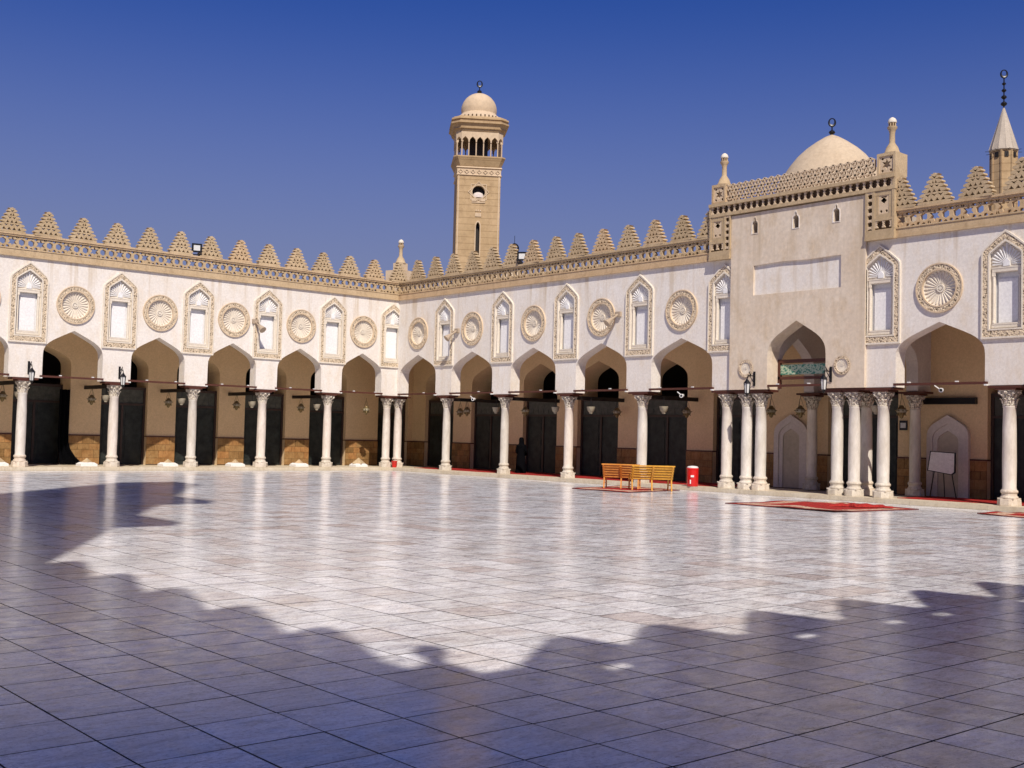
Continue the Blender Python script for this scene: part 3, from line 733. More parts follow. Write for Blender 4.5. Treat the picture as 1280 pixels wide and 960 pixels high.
for a, b, s_ in ((20.27, 21.24, 1), (26.86, 27.93, -1)):
    i0, i1 = (21.02, 21.18) if s_ > 0 else (26.95, 27.12)
    p0, p1 = (20.34, 20.93) if s_ > 0 else (27.22, 27.84)
    spindle_row(i0, i1, 8.98, 10.22, False)
    spindle_row(p0, p1, 8.99, 9.21)
    # window-like panel with diamond
    c = (p0+p1)/2; z0, z1 = 9.36, 10.14
    q = MB(); hw = .19
    q.prism([[(c-hw, z0+.08), (c+hw, z0+.08), (c+hw, z1-.08), (c-hw, z1-.08)], ngon(c, (z0+z1)/2+.13, .11, 4)[::1], ngon(c-.10, z0+.17, .05, 6), ngon(c+.10, z0+.17, .05, 6), [(c-.13, z1-.12), (c+.13, z1-.12), (c+.08, z1-.17), (c-.08, z1-.17)][::-1]], .10, .15, FB)
    q.build('carved_panel', M['sand_lt'], portal)
    bkx.box(c-hw-.01, c+hw+.01, .06, .085, z0+.07, z1-.07, FB)
    # frame members
    fzf.box(a, p0, -.3, .19, 8.92, 10.26, FB) if s_ > 0 else fzf.box(p1, b, -.3, .19, 8.92, 10.26, FB)
    fzf.box(p0, p1, .086, .19, 9.215, 9.30, FB); fzf.box(p0, p1, .086, .17, 9.30, z0+.08, FB); fzf.box(p0, p1, .086, .17, z1-.08, 10.26, FB)
    fzf.box(p0, c-hw, .086, .165, z0+.08, z1-.08, FB); fzf.box(c+hw, p1, .086, .165, z0+.08, z1-.08, FB)
    if s_ > 0: fzf.box(p1, i0, .086, .187, 8.92, 10.26, FB); fzf.box(i1, b, .02, .187, 8.92, 10.26, FB)
    else: fzf.box(i1, p0, .086, .187, 8.92, 10.26, FB); fzf.box(a, i0, .02, .187, 8.92, 10.26, FB)
    fzf.box(a-.0, b, -.3, .20, 8.66, 8.93, FB); fzf.box(a, b, -.3, .225, 8.60, 8.66, FB)
    fzf.box(a+.01, b-.01, -.56, .06, 8.93, 10.6, FB)
fzf.box(20.25, 27.95, -.5, .20, 10.22, 10.335, FB); fzf.box(20.25, 27.95, -.5, .24, 10.605, 10.72, FB)
fzf.box(20.25, 20.34, -.5, .20, 10.335, 10.605, FB); fzf.box(27.86, 27.95, -.5, .20, 10.335, 10.605, FB)
fzf.box(20.3, 27.9, -.5, .06, 10.17, 10.62, FB)
bkx.build('frieze_back', M['mortar'], portal); fzf.build('frieze_frame', M['sand'], portal)
# pierced hexagonal screen along the top
def hexscreen(name, u0, u1, z0, z1, R=.165, r=.028):
    m = MB(); edges = set(); sx, sz = math.sqrt(3)*R, 1.5*R
    j = 0; z = z0-R
    while z < z1+R:
        x = u0-sx + (sx/2 if j % 2 else 0)
        while x < u1+sx:
            c = [(x+R*cos(pi/3*k+pi/6), z+R*sin(pi/3*k+pi/6)) for k in range(6)]
            for k in range(6):
                a, b = c[k], c[(k+1) % 6]
                if all(u0 <= p[0] <= u1 and z0-.001 <= p[1] <= z1+.001 for p in (a, b)):
                    e = tuple(sorted([(round(a[0], 3), round(a[1], 3)), (round(b[0], 3), round(b[1], 3))])); edges.add(e)
            if u0+R*.5 < x < u1-R*.5 and z0+R*.3 < z < z1-R*.3:   # inner spokes
                for k in (0, 2, 4):
                    a = (x, z); b = c[k]
                    if u0 <= b[0] <= u1 and z0 <= b[1] <= z1: edges.add(((round(a[0], 3), round(a[1], 3)), (round(b[0], 3), round(b[1], 3))))
            x += sx
        z += sz; j += 1
    for a, b in edges:
        dx, dz = b[0]-a[0], b[1]-a[1]; L = hypot(dx, dz); px, pz = -dz/L*r, dx/L*r
        m.prism([[(a[0]+px, a[1]+pz), (b[0]+px, b[1]+pz), (b[0]-px, b[1]-pz), (a[0]-px, a[1]-pz)]], -.02, .07, FB)
    m.box(u0, u1, -.03, .08, z0-.03, z0+.02, FB)
    return m.build(name, M['sand_lt'], portal)
hexscreen('lattice_screen', 20.96, 27.23, 10.74, 11.47)
for a, b in ((20.30, 20.95), (27.24, 27.92)):
    m = MB(); P = .085
    m.box(a, a+P, -.6, .13, 10.721, 11.46, FB); m.box(b-P, b, -.6, .13, 10.721, 11.46, FB)
    m.box(a+P, b-P, -.6, .13, 11.36, 11.46, FB); m.box(a+P, b-P, -.6, .13, 10.721, 10.80, FB); m.box(a+P, b-P, -.6, .0, 10.80, 11.36, FB)
    post = m.build('corner_post', M['sand'], portal)
    q = MB(); c = (a+b)/2; 
    q.prism([[(a+P, 10.80), (b-P, 10.80), (b-P, 11.36), (a+P, 11.36)], star(c, 11.08, .19), ngon(c-.15, 10.88, .05), ngon(c+.15, 10.88, .05), ngon(c-.15, 11.28, .05), ngon(c+.15, 11.28, .05)], .03, .09, FB)
    q.build('carved_panel', M['sand_lt'], post)
# pinnacles (miniature minarets)
def pinnacle_meshes():
    m = MB()
    m.lathe([(.30, 0), (.30, .05), (.26, .08), (.20, .26), (.13, .36), (.10, .42), (.095, .75), (.12, .86), (.17, .93), (.175, .99), (.15, 1.0)], 12)
    for i in range(8):
        a = 2*pi*i/8; m.bar((cos(a)*.115, sin(a)*.115, .99), (cos(a)*.115, sin(a)*.115, 1.16), .022, 5)
    m.lathe([(.055, .99), (.055, 1.16)], 8)
    body = m.mesh('pinnacle', M['sand'], True)
    m = MB(); m.lathe([(.15, 1.14), (.155, 1.17), (.14, 1.23), (.10, 1.29), (.04, 1.33), (.002, 1.345)], 14); cap = m.mesh('dome', M['ivory'], True)
    return body, cap
PIN = pinnacle_meshes()
def pinnacle(parent, loc, s=1):
    b = link(PIN[0], 'pinnacle', parent, loc, scale=(s, s, s)); link(PIN[1], 'dome', b); return b
pinnacle(portal, (-.2, 20.62, 11.45), .93); pinnacle(portal, (-.2, 27.60, 11.45), .93)
# wooden frame with green board inside the arch
m = MB()
for z0, z1 in ((4.72, 4.84), (4.13, 4.23)): m.box(22.95, 25.35, -.62, -.50, z0, z1, FB)
m.box(22.95, 23.04, -.62, -.50, 3.8, 4.72, FB); m.box(25.27, 25.35, -.62, -.50, 3.8, 4.72, FB)
o = m.build('sign_frame', M['redwood'], portal)
m = MB(); m.box(23.04, 25.27, -.58, -.54, 4.30, 4.66, FB); m.build('sign_board', M['sign'], o)
beam(portal, FB, PC, 1.2, 3.84)
# portal roof block + dome behind
m = MB(); m.box(-.56-6.6, -.57, 20.4, 27.85, 8.62, 9.5); m.build('roof_block', M['roofm'], portal)
dome = tag(empty('dome', (-5, 22.08, 10.6)), 'pale pointed dome rising behind the lattice screen of the portal', 'dome')
prof = [(2.35, -1.3), (2.33, .3), (2.22, .9), (2.05, 1.4), (1.83, 1.85), (1.6, 2.2), (1.32, 2.55), (1.0, 2.85), (.62, 3.13), (.3, 3.33), (.03, 3.45)]
m = MB(); m.lathe(prof, 40); m.build('shell', M['dome'], dome, True)
m = MB(); m.lathe([(2.5, -1.2), (2.5, -.5), (2.4, -.4)], 32); m.build('drum', M['dome'], dome)
def crescent(parent, z, s=1, nb=1, rz=-.85):
    m = MB(); zz = z
    m.bar((0, 0, z-.05), (0, 0, z+.12*s+nb*.26*s), .025*s, 6)
    for i in range(nb):
        r = .13*s*(1-.12*i); c = z+.12*s+i*.27*s
        m.lathe([(.02*s, -r*.8), (r*.7, -r*.45), (r, 0), (r*.7, r*.45), (.02*s, r*.8)], 10, (0, 0, c))
    c = z+.12*s+nb*.27*s+.14*s
    R = .15*s; N = 16; vs = []
    for i in range(N):
        a = -pi/2 + 2*pi*i/N; t = .02*s+.035*s*(1+cos(a+pi/2))*.5
        vs.append((a, t))
    for i in range(N):
        a0, t0 = vs[i]; a1, t1 = vs[(i+1) % N]
        m.bar((R*cos(a0)*.8, 0, c+R*sin(a0)), (R*cos(a1)*.8, 0, c+R*sin(a1)), t0, 6, t1)
    m.bar((0, 0, c-R-.12*s), (0, 0, c-R), .02*s, 6)
    return m.build('finial', M['black'], parent, False, rz=rz)
crescent(dome, 3.42, 1.0, 1)

# ------------------------------------------------------------------ other roof things
cp = tag(empty('pinnacle', (-2.5, -3.55, 8.55)), 'small stone pinnacle on a square block above the corner where both arcades meet', 'pinnacle')
m = MB(); m.box(-.62, .50, -.62, .50, 0, 2.2); m.box(-.30, .26, -.30, .26, 2.2, 2.62); m.build('block', M['sand_lt'], cp, rz=.25)
pinnacle(cp, (0, 0, 2.6), 1.0)
cr = tag(empty('roof_finial', (-5, 3.07, 10.2)), 'black crescent finial on a small dome top behind the right cresting', 'finial')
m = MB(); m.lathe([(1.3, -1.6), (1.25, -1.0), (.95, -.35), (.5, .1), (.05, .35)], 20); m.build('cupola', M['dome'], cr, True)
crescent(cr, .55, 1.6, 1); m = MB(); m.bar((0, 0, .3), (0, 0, .8), .05, 6); m.bar((0, 0, 1.6), (0, 0, 2.05), .012, 4); m.build('rod', M['black'], cr)

# minaret (far beyond the arcades)
FW = Vector((-.6536, -.7568)); mk = .0696          # metres per photo pixel at its distance
mina = empty('minaret', (-28.52, -29.41, 0), atan2(.76, .65)-pi/2+0.0)
tag(mina, 'tall ochre minaret with arcaded gallery and round dome, far behind the corner', 'minaret')
mina.rotation_euler = (0, 0, atan2(-FW.y, -FW.x) - pi/2 + .115)      # local +y faces the courtyard
def mz(y): return 25.652 + (202-y)*mk*1.0
wsh = 1.86
def irr(w_, ch): return [(-w_, -w_+ch), (-w_+ch, -w_), (w_-ch, -w_), (w_, -w_+ch), (w_, w_-ch), (w_-ch, w_), (-w_+ch, w_), (-w_, w_-ch)]
def stack(m, secs, ch=.22):
    vs = []
    for z, w_ in secs: vs += [(x, y, z) for x, y in irr(w_, w_*ch)]
    n = 8; fs = [(k*n+i, k*n+(i+1) % n, (k+1)*n+(i+1) % n, (k+1)*n+i) for k in range(len(secs)-1) for i in range(n)] + [tuple(range(n))[::-1], tuple(range((len(secs)-1)*n, len(secs)*n))]
    m.add(vs, fs)
# shaft with slot window and round opening cut in the front
m = MB()
fr_o = [(-wsh, 0), (wsh, 0), (wsh, mz(224)), (-wsh, mz(224))]
slot = [(-.16, mz(323))] + [(.16, mz(323)), (.16, mz(288)), (.10, mz(284.5)), (0, mz(283)), (-.10, mz(284.5)), (-.16, mz(288))]
rnd = circle(0, mz(245.5), .56, 20)
m.prism([fr_o, slot, rnd], wsh, wsh-.45, None, (True, False))
m.box(-wsh, wsh, -wsh, wsh-.45, 0, mz(224))
m.build('shaft', M['mstone'], mina)
m = MB(); m.box(-.3, .3, wsh-.44, wsh-.40, mz(325), mz(281)); m.build('window', M['darkwood'], mina)
m = MB(); m.lathe([(.001, -.05), (.3, -.02), (.52, .0), (.54, .1)], 16); 
m = MB(); m.prism([circle(0, mz(245.5), .60, 20)], wsh-.44, wsh-.42); m.build('round_window', M['darkwood'], mina)
m = MB(); m.lathe([(.50, 0), (.47, .22), (.36, .38), (.15, .47), (.01, .49)], 16, (0, wsh-.40, mz(251.5)), sy=.6); m.build('round_shade', M['inner_wh'], mina, True)
m = MB()
def dia(r, t=.05): m.prism([ngon(0, mz(245.5), r, 4), ngon(0, mz(245.5), r-.09, 4)], wsh-.02, wsh+.05)
dia(.92); m.prism([ngon(0, mz(245.5), .98, 4, pi/4), ngon(0, mz(245.5), .88, 4, pi/4)], wsh-.02, wsh+.04)
m.prism([circle(0, mz(245.5), .62, 20), circle(0, mz(245.5), .55, 20)], wsh-.02, wsh+.06)
m.box(-.58, .58, wsh-.02, wsh+.06, mz(259), mz(257.8)); m.box(-.58, -.2, wsh-.02, wsh+.045, mz(257), mz(253.5)); m.box(.2, .58, wsh-.02, wsh+.045, mz(257), mz(253.5))
m.box(-.26, .26, wsh-.02, wsh+.05, mz(276), mz(271.5)); 
for x in (-.18, 0, .18): m.box(x-.05, x+.05, wsh-.02, wsh+.06, mz(269.5), mz(267.5))
m.prism([[(-.26, mz(326)), (.26, mz(326)), (.26, mz(286)), (.15, mz(282)), (0, mz(280.5)), (-.15, mz(282)), (-.26, mz(286))], [(-.17, mz(325)), (.17, mz(325)), (.17, mz(287)), (.10, mz(284)), (0, mz(282.5)), (-.10, mz(284)), (-.17, mz(287))]], wsh-.02, wsh+.05)
for s_ in (-1, 1): m.box(s_*wsh*.93-.05, s_*wsh*.93+.05, wsh-.02, wsh+.03, 5, mz(216))
m.build('relief', M['mstone2'], mina)
m = MB(); 
stack(m, [(mz(226), wsh+.02), (mz(225), wsh+.10), (mz(224), wsh+.02), (mz(217), wsh+.02), (mz(216), wsh+.12), (mz(214.5), wsh+.05)], .0)
for i in range(7):
    x = -wsh+.27+i*.53; m.prism([ngon(x, mz(220.5), .20, 4), ngon(x, mz(220.5), .12, 4)], wsh, wsh+.08)
m.build('band', M['mstone2'], mina)
m = MB(); stack(m, [(mz(214.6), wsh), (mz(213), wsh+.06), (mz(205), 2.16), (mz(203.5), 2.22), (mz(202), 2.22), (mz(201.9), 2.1)], .14); 
m.build('gallery_floor', M['mstone'], mina)
# gallery: arches with slim columns
zg0, zg1 = mz(202)+.0, mz(171)
wg = 2.02
gal = MB(); chg = .22*wg
F8 = irr(wg, chg)
for i in range(8):
    a, b = Vector(F8[i]).to_3d(), Vector(F8[(i+1) % 8]).to_3d(); d_ = (b-a); L = d_.length; d_.normalize(); nrm = Vector((d_.y, -d_.x, 0))
    k = 5 if L > 1.5 else 1
    P = [(0, zg1), (0, zg0+1.25)]; pw = L/k
    zt = zg0+1.2
    for j in range(k): P += keel(pw*(j+.5), pw*.5-.05, zt+.02, zt+.50)
    P += [(L, zg0+1.25), (L, zg1)]
    gal.prism([P], 0, -.22, lambda u, n, z, a=a, d_=d_, nrm=nrm: tuple(a+d_*u+nrm*n+Vector((0, 0, z))))
    for j in range(k+1):
        p = a+d_*min(max(pw*j, .04), L-.04)-nrm*.10; gal.bar(p+Vector((0, 0, zg0-.02)), p+Vector((0, 0, zt+.06)), .055, 6)
gal.build('gallery', M['mstone2'], mina)
m = MB(); m.lathe([(.85, zg0-.05), (.85, zg1+.1)], 12); m.build('core', M['darkwood'], mina)
m = MB(); stack(m, [(zg1-.02, wg), (zg1+.02, wg+.06), (mz(168.5), wg+.10), (mz(168), wg+.22), (mz(166), wg+.22), (mz(162.5), 2.38), (mz(162), 2.48), (mz(160), 2.48), (mz(159.5), 2.36), (mz(157.5), 2.36), (mz(157), 2.46), (mz(155), 2.44), (mz(154.5), 2.3), (mz(153), 2.25), (mz(152.5), 1.9)], .26); m.build('cornice', M['mstone'], mina)
m = MB(); m.lathe([(2.1, mz(154.5)), (2.08, mz(151)), (1.95, mz(148)), (1.7, mz(145.5)), (1.55, mz(143.5)), (1.5, mz(142))], 24); m.build('drum', M['mstone2'], mina, True)
m = MB()
for i in range(36):
    a = 2*pi*i/36; m.box(-.05, .05, -.03, .03, 0, .22, lambda x, y, z, a=a: (cos(a)*(2.08+y)-sin(a)*x, sin(a)*(2.08+y)+cos(a)*x, mz(152.5)+z))
m.build('drum_teeth', M['mortar'], mina)
m = MB(); R = 1.56; m.lathe([(R*.97, mz(143))]+[(R*cos(t), mz(138)+R*1.0*sin(t)) for t in [i*pi/2/12 for i in range(13)][:-1]]+[(.05, mz(138)+R)], 28)
m.build('dome', M['mstone2'], mina, True)
crescent(mina, mz(138)+R-.05, 1.75, 1, 0)

# spire with lead cone on the right
sp = tag(empty('spire_minaret', (-43.6, 10.13, 0)), 'slim octagonal minaret with grey conical spire at the right edge of the sky', 'minaret')
px = 1/17.96
m = MB(); m.lathe([(.86, 0), (.86, 22.5)], 8, tw=.3)
for i in range(8):
    a = .3+2*pi*i/8; m.bar((cos(a)*.86, sin(a)*.86, 12), (cos(a)*.86, sin(a)*.86, 22.45), .07, 4)
m.build('shaft', M['mstone'], sp)
m = MB()
for i in range(8):
    a = .3+2*pi*(i+.5)/8; m.box(-.13, .13, -.03, .05, 21.95, 22.3, lambda x, y, z, a=a: (cos(a)*(.80+y)-sin(a)*x, sin(a)*(.80+y)+cos(a)*x, z))
m.build('window', M['darkwood'], sp)
m = MB(); m.lathe([(.9, 22.42), (.98, 22.5), (.96, 22.58), (.66, 23.6), (.36, 24.6), (.05, 25.55)], 12, tw=.1)
for i in range(12):
    a = .1+2*pi*i/12; m.bar((cos(a)*.96, sin(a)*.96, 22.58), (cos(a)*.07, sin(a)*.07, 25.5), .03, 4, .01)
m.build('cone', M['lead'], sp)
crescent(sp, 25.62, 1.75, 4)
m = MB()
for i in range(8):
    a = 2*pi*i/8; m.bar((cos(a)*.9, sin(a)*.9, 22.45), (cos(a)*1.25, sin(a)*1.25, 22.45), .02, 4)
m.build('bracket_rods', M['black'], sp)

# ------------------------------------------------------------------ unseen walls and tower added behind the viewer to cast the floor's shade
def shade_wall(name, label, fr, u0, u1, zt, mer, holes, th, sgn):
    r = tag(empty(name), label, 'wall')
    m = MB(); m.box(u0, u1, 0, sgn*th, 0, zt-.95, fr); m.build('wall', M['plaster'], r)
    m = MB(); cur = u0; hs_ = sorted(holes)
    loops = [[(u0, zt-.95), (u1, zt-.95), (u1, zt), (u0, zt)]]
    for c in hs_: loops.append([(c-.16, zt-.62), (c+.16, zt-.62), (c+.16, zt-.34), (c-.16, zt-.34)])  # slots added so that sun patches fall inside the wall's shadow
    m.prism(loops, 0, sgn*.12, fr); m.build('parapet', M['sand'], r)
    for u in mer:
        o = link(random.choice(MERLONS), 'merlon', r, fr(u, sgn*.08, zt), 0 if fr(1, 0, 0)[0] == 1 else -pi/2, scale=(1.22, .7, 1.08))
    return r
shade_wall('added_shade_wall', 'unseen high crested plaster wall added on the left behind the viewer to cast shade', lambda u, n, z: (LA+n, u, z), 12.0, 54.0, 14.45, [47.75+1.6*k for k in range(-14, 3)], [47.0+1.6*k+.45 for k in range(-9, 3)], .9, 1)
shade_wall('added_shade_wall', 'unseen crested plaster wall added on the right behind the viewer to cast shade', lambda u, n, z: (u, LB+n, z), -3.0, 34.9, 10.38, [28.64-1.68*k for k in range(-1, 14)]+[31.6], [28.77, 27.2, 26.2, 31.4, 24.2, 22.5], 1.0, 1)
tw = MB(); fp = [(35.05, 42.0), (37.1, 42.2), (42.6, 47.7), (46, 52), (43, 54), (35.05, 43.8)]  # added tower, footprint shaped for the shadow it throws on the floor
vs = [(x, y, z) for z in (0, 40) for x, y in fp]; n = 6
tw.add(vs, [tuple(range(n))[::-1], tuple(range(n, 2*n))]+[(i, (i+1) % n, n+(i+1) % n, n+i) for i in range(n)])
tw.box(34.3, 37, 42.6, 44.8, 29.4, 30.6); tw.box(34.4, 37, 42.6, 44.7, 22.0, 23.0)
tag(tw.build('added_shade_tower', M['mstone']), 'unseen massive stone tower with a balcony, added behind the viewer to cast shade', 'tower')
pc = tag(empty('pinnacle', (33.3, 49.6, 9.3)), 'stone pinnacle standing on the wall behind the viewer', 'pinnacle'); pinnacle(pc, (0, 0, 1.75), .95); m = MB(); m.box(-.13, .13, -.13, .13, 0, 1.76); m.build('post', M['sand'], pc)

# ------------------------------------------------------------------ hanging lanterns
def lantern_tree():
    r = empty('hanging_lantern')
    m = MB(); m.lathe([(.02, -.26), (.06, -.22), (.09, -.14), (.15, -.08), (.165, 0), (.15, .08), (.09, .13), (.07, .18), (.02, .20)], 8)
    for i in range(8):
        a = 2*pi*i/8; m.bar((cos(a)*.15, sin(a)*.15, 0), (cos(a)*.23, sin(a)*.23, .02), .035, 4, .006)
        a += pi/8; m.bar((cos(a)*.12, sin(a)*.12, -.10), (cos(a)*.17, sin(a)*.17, -.16), .03, 4, .006)
    m.build('body', M['brass'], r)
    m = MB(); m.lathe([(.165, -.05), (.176, 0), (.165, .05)], 8); m.build('glass', M['cream'], r)
    m = MB()
    for i in range(3):
        a = 2*pi*i/3; m.bar((cos(a)*.14, sin(a)*.14, .08), (cos(a)*.02, sin(a)*.02, .46), .007, 4)
    m.bar((0, 0, .46), (0, 0, .60), .01, 4); m.build('chain', M['black'], r)
    return r
lant = lantern_tree()
LAN = [('A', 18.24, -2.8, 'first arch opening at the left edge'), ('A', 14.46, -2.8, 'arch behind the second bracket lamp from the left'), ('A', 10.88, -2.8, 'third arch from the left edge'), ('A', 7.42, -2.8, 'fourth arch from the left edge'), ('A', 3.87, -2.8, 'fifth arch of the left arcade'), ('A', .62, -1.8, 'last left arch next to the corner columns'),
       ('B', 1.3, -3.1, 'first arch right of the corner columns'), ('B', 3.86, -1.5, 'second arch right of the corner'), ('B', 8.19, -1.5, 'third arch right of the corner'), ('B', 12.4, -3.2, 'arch behind the left bench'), ('B', 16.64, -2.95, 'arch behind the red bin'), ('B', 21.73, -1.8, 'portal opening, left one'), ('B', 23.02, -1.8, 'portal opening beside the grey inner column'), ('B', 27.0, -1.95, 'wide arch right of the portal')]
for i, (sd, u, n, wh) in enumerate(LAN):
    o = lant if i == 0 else copy_tree(lant)
    loc, rz = place(sd, u, n, 3.05); o.location = loc
    tag(o, 'brass star lantern hanging in the ' + wh, 'lantern', 'brass lanterns hanging inside the arcades')
# cream bowl lamps on short rods behind the columns
def bowl_tree():
    r = empty('bowl_lamp')
    m = MB(); m.lathe([(.03, -.17), (.07, -.16), (.08, -.10), (.13, -.06), (.165, .06), (.18, .12), (.16, .13)], 14); m.build('bowl', M['cream'], r, True)
    m = MB(); m.box(-.17, .17, -.02, .02, .125, .155); m.bar((0, 0, .15), (0, 0, .50), .015, 5); m.build('bracket', M['black'], r)
    return r
bl = bowl_tree()
BW = [('A', 18.32, -.5), ('A', 14.72, -.5), ('A', 11.3, -.5), ('A', 7.82, -.5), ('A', 4.34, -.5), ('B', 7.27, -.5), ('B', 11.29, -.5), ('B', 13.48, -.5), ('B', 17.55, -.5), ('B', 26.86, -.6)]
WH = ['behind the leftmost column of the left arcade', 'left of the column under the second bracket lamp', 'behind the third column of the left arcade', 'behind the fourth column of the left arcade', 'behind the fifth column of the left arcade', 'left of the second column right of the corner', 'left of the third column right of the corner', 'right of the third column right of the corner', 'in the arch above the red bin', 'beside the columns right of the portal']
for i, ((sd, u, n), wh) in enumerate(zip(BW, WH)):
    o = bl if i == 0 else copy_tree(bl)
    o.location = place(sd, u, n, 3.06)[0]; tag(o, 'cream bowl lamp hanging ' + wh, 'lamp', 'cream bowl lamps under the arches')
# bracket lamps
def bracket_tree():
    r = empty('bracket_lamp')      # local: y outward, origin at lamp centre, wall at y=-d
    m = MB(); m.box(-.04, .04, -.42, -.39, .10, .62); m.bar((0, -.40, .46), (0, -.05, .46), .02, 6)
    m.bar((0, -.05, .46), (0, 0, .36), .018, 6); m.bar((0, -.40, .18), (0, -.16, .44), .014, 6); m.bar((0, -.2, .46), (0, -.1, .60), .03, 6, .012)
    m.build('bracket', M['black'], r)
    m = MB(); m.lathe([(.01, .36), (.05, .30), (.075, .27), (.13, .20), (.145, .18), (.12, .17)], 6); m.lathe([(.02, -.30), (.035, -.26), (.06, -.21), (.085, -.19), (.09, -.17)], 6)
    for i in range(6):
        a = 2*pi*i/6; m.bar((cos(a)*.085, sin(a)*.085, -.18), (cos(a)*.122, sin(a)*.122, .18), .012, 4)
    m.build('housing', M['black'], r)
    m = MB(); m.lathe([(.075, -.17), (.108, .17)], 6); m.build('glass', M['glass'], r)
    return r
bt = bracket_tree()
for i, (sd, u, n, z, wh) in enumerate([('A', 18.13, .42, 3.80, 'on the white wall above the leftmost column'), ('A', 14.38, .42, 3.80, 'on the white wall above the second column of the left arcade'), ('B', 22.40, .54, 3.78, 'on the portal left of the green sign'), ('B', 25.58, .54, 3.86, 'on the portal right of the green sign')]):
    o = bt if i == 0 else copy_tree(bt)
    loc, rz = place(sd, u, n, z); o.location = loc; o.rotation_euler = (0, 0, rz)
    tag(o, 'black bracket lantern ' + wh, 'lantern', 'black bracket lanterns on the facades')
# floodlights on the parapet
def flood(loc, rz, label):
    r = tag(empty('floodlight', loc, rz), label, 'floodlight')
    m = MB(); m.box(-.19, .19, -.10, .06, .12, .46); m.box(-.22, .22, .06, .09, .09, .49); m.build('housing', M['black'], r)
    m = MB(); m.box(-.14, .14, .085, .095, .17, .41); m.build('glass', M['glass'], r)
    m = MB(); m.bar((-.2, 0, .28), (-.2, 0, 0), .02, 5); m.bar((.2, 0, .28), (.2, 0, 0), .02, 5); m.bar((-.2, 0, .0), (.2, 0, 0), .03, 5); m.build('yoke', M['black'], r)
    return r
flood((11.09, .0, 9.62), -.3, 'black floodlight between two merlons on the left parapet')
flood((0, 9.42, 9.62), -pi/2+.7, 'black floodlight between two merlons on the right parapet near the crescent')
# horn loudspeakers on walls
def horn(sd, u, z, wh):
    loc, rz = place(sd, u, .1, z)
    r = tag(empty('loudspeaker', loc, rz), 'tan horn loudspeaker beside the medallion ' + wh, 'loudspeaker', 'horn loudspeakers on the upper walls')
    s_ = -1 if sd == 'A' else 1
    m = MB(); m.bar((0, .0, .10), (s_*.06, .28, -.10), .05, 10, .07); m.bar((s_*.06, .28, -.10), (s_*.12, .50, -.30), .07, 12, .17); m.build('horn', M['hornm'], r, True)
    m = MB(); m.box(-.14, .14, -.10, .02, .02, .22); m.bar((0, 0, .1), (0, .3, .05), .025, 5); m.build('bracket', M['hornm'], r)
horn('A', 8.1, 6.75, 'above the third left arch'); horn('B', 4.9, 6.70, 'above the second arch from the corner'); horn('B', 15.5, 6.80, 'above the arch left of the benches')
# white cameras
def camera_unit(loc, rz, label):
    r = tag(empty('security_camera', loc, rz), label, 'camera')
    r.scale = (.62, .62, .62)
    m = MB(); m.bar((0, -.12, 0), (0, .18, -.03), .10, 12, .12); m.build('body', M['white'], r, True)
    m = MB(); m.bar((0, .18, -.03), (0, .19, -.031), .07, 12); m.build('lens', M['black'], r)
    m = MB(); m.bar((.12, -.1, .05), (.35, -.12, .22), .03, 6); m.build('arm', M['white'], r)
camera_unit((.1, 6.35, 3.55), -pi/2+.4, 'white security camera hanging under the second arch right of the corner')
camera_unit((.1, 19.0, 3.58), -pi/2+.4, 'white security camera under the arch behind the red bin')
camera_unit((-.2, 29.4, 3.66), -pi/2+.4, 'white spotlight clipped under the beam of the wide right arch')

# ------------------------------------------------------------------ benches
def bench(loc, rz, wood, label, L=1.55):
    r = tag(empty('bench', loc, rz), label, 'bench', 'wooden benches on the carpet')
    # local: back faces -y ... viewer sees +y side
    for i in range(5):
        m = MB(); z = .43+i*.092; y = .28+.055*i
        m.box(-L/2, L/2, y, y+.028, z, z+.080); m.build('back_slat', wood, r)
    for i in range(4):
        m = MB(); y = -.22+i*.115; m.box(-L/2, L/2, y, y+.09, .40, .43); m.build('seat_slat', wood, r)
    for s_ in (-1, 0, 1):
        m = MB(); x = s_*(L/2-.05)
        m.bar((x, .36, 0), (x, .28, .44), .035, 4); m.bar((x, .29, .42), (x, .57, .90 if s_ else .86), .033 if s_ else .05, 4)
        m.build('rear_leg', wood, r)
        if s_:
            m = MB(); m.bar((x, -.30, 0), (x, -.20, .60), .035, 4); m.build('front_leg', wood, r)
            m = MB(); m.bar((x, -.24, .60), (x, .40, .62), .035, 4); m.bar((x, -.22, .20), (x, .33, .22), .025, 4); m.build('arm_rest', wood, r)
    m = MB(); m.box(-L/2-.02, L/2+.02, .53, .58, .885, .935); m.build('top_rail', wood, r)
FACE = atan2(.7568, .6536)-pi/2
bench((2.2, 19.35, 0), FACE+.08, M['yellowwood'], 'yellow wooden bench seen from behind, nearest the red bin')
bench((2.1, 17.85, 0), FACE-.22, M['orangewood'], 'orange brown wooden bench seen from behind, left and partly hidden by the yellow one', 1.38)
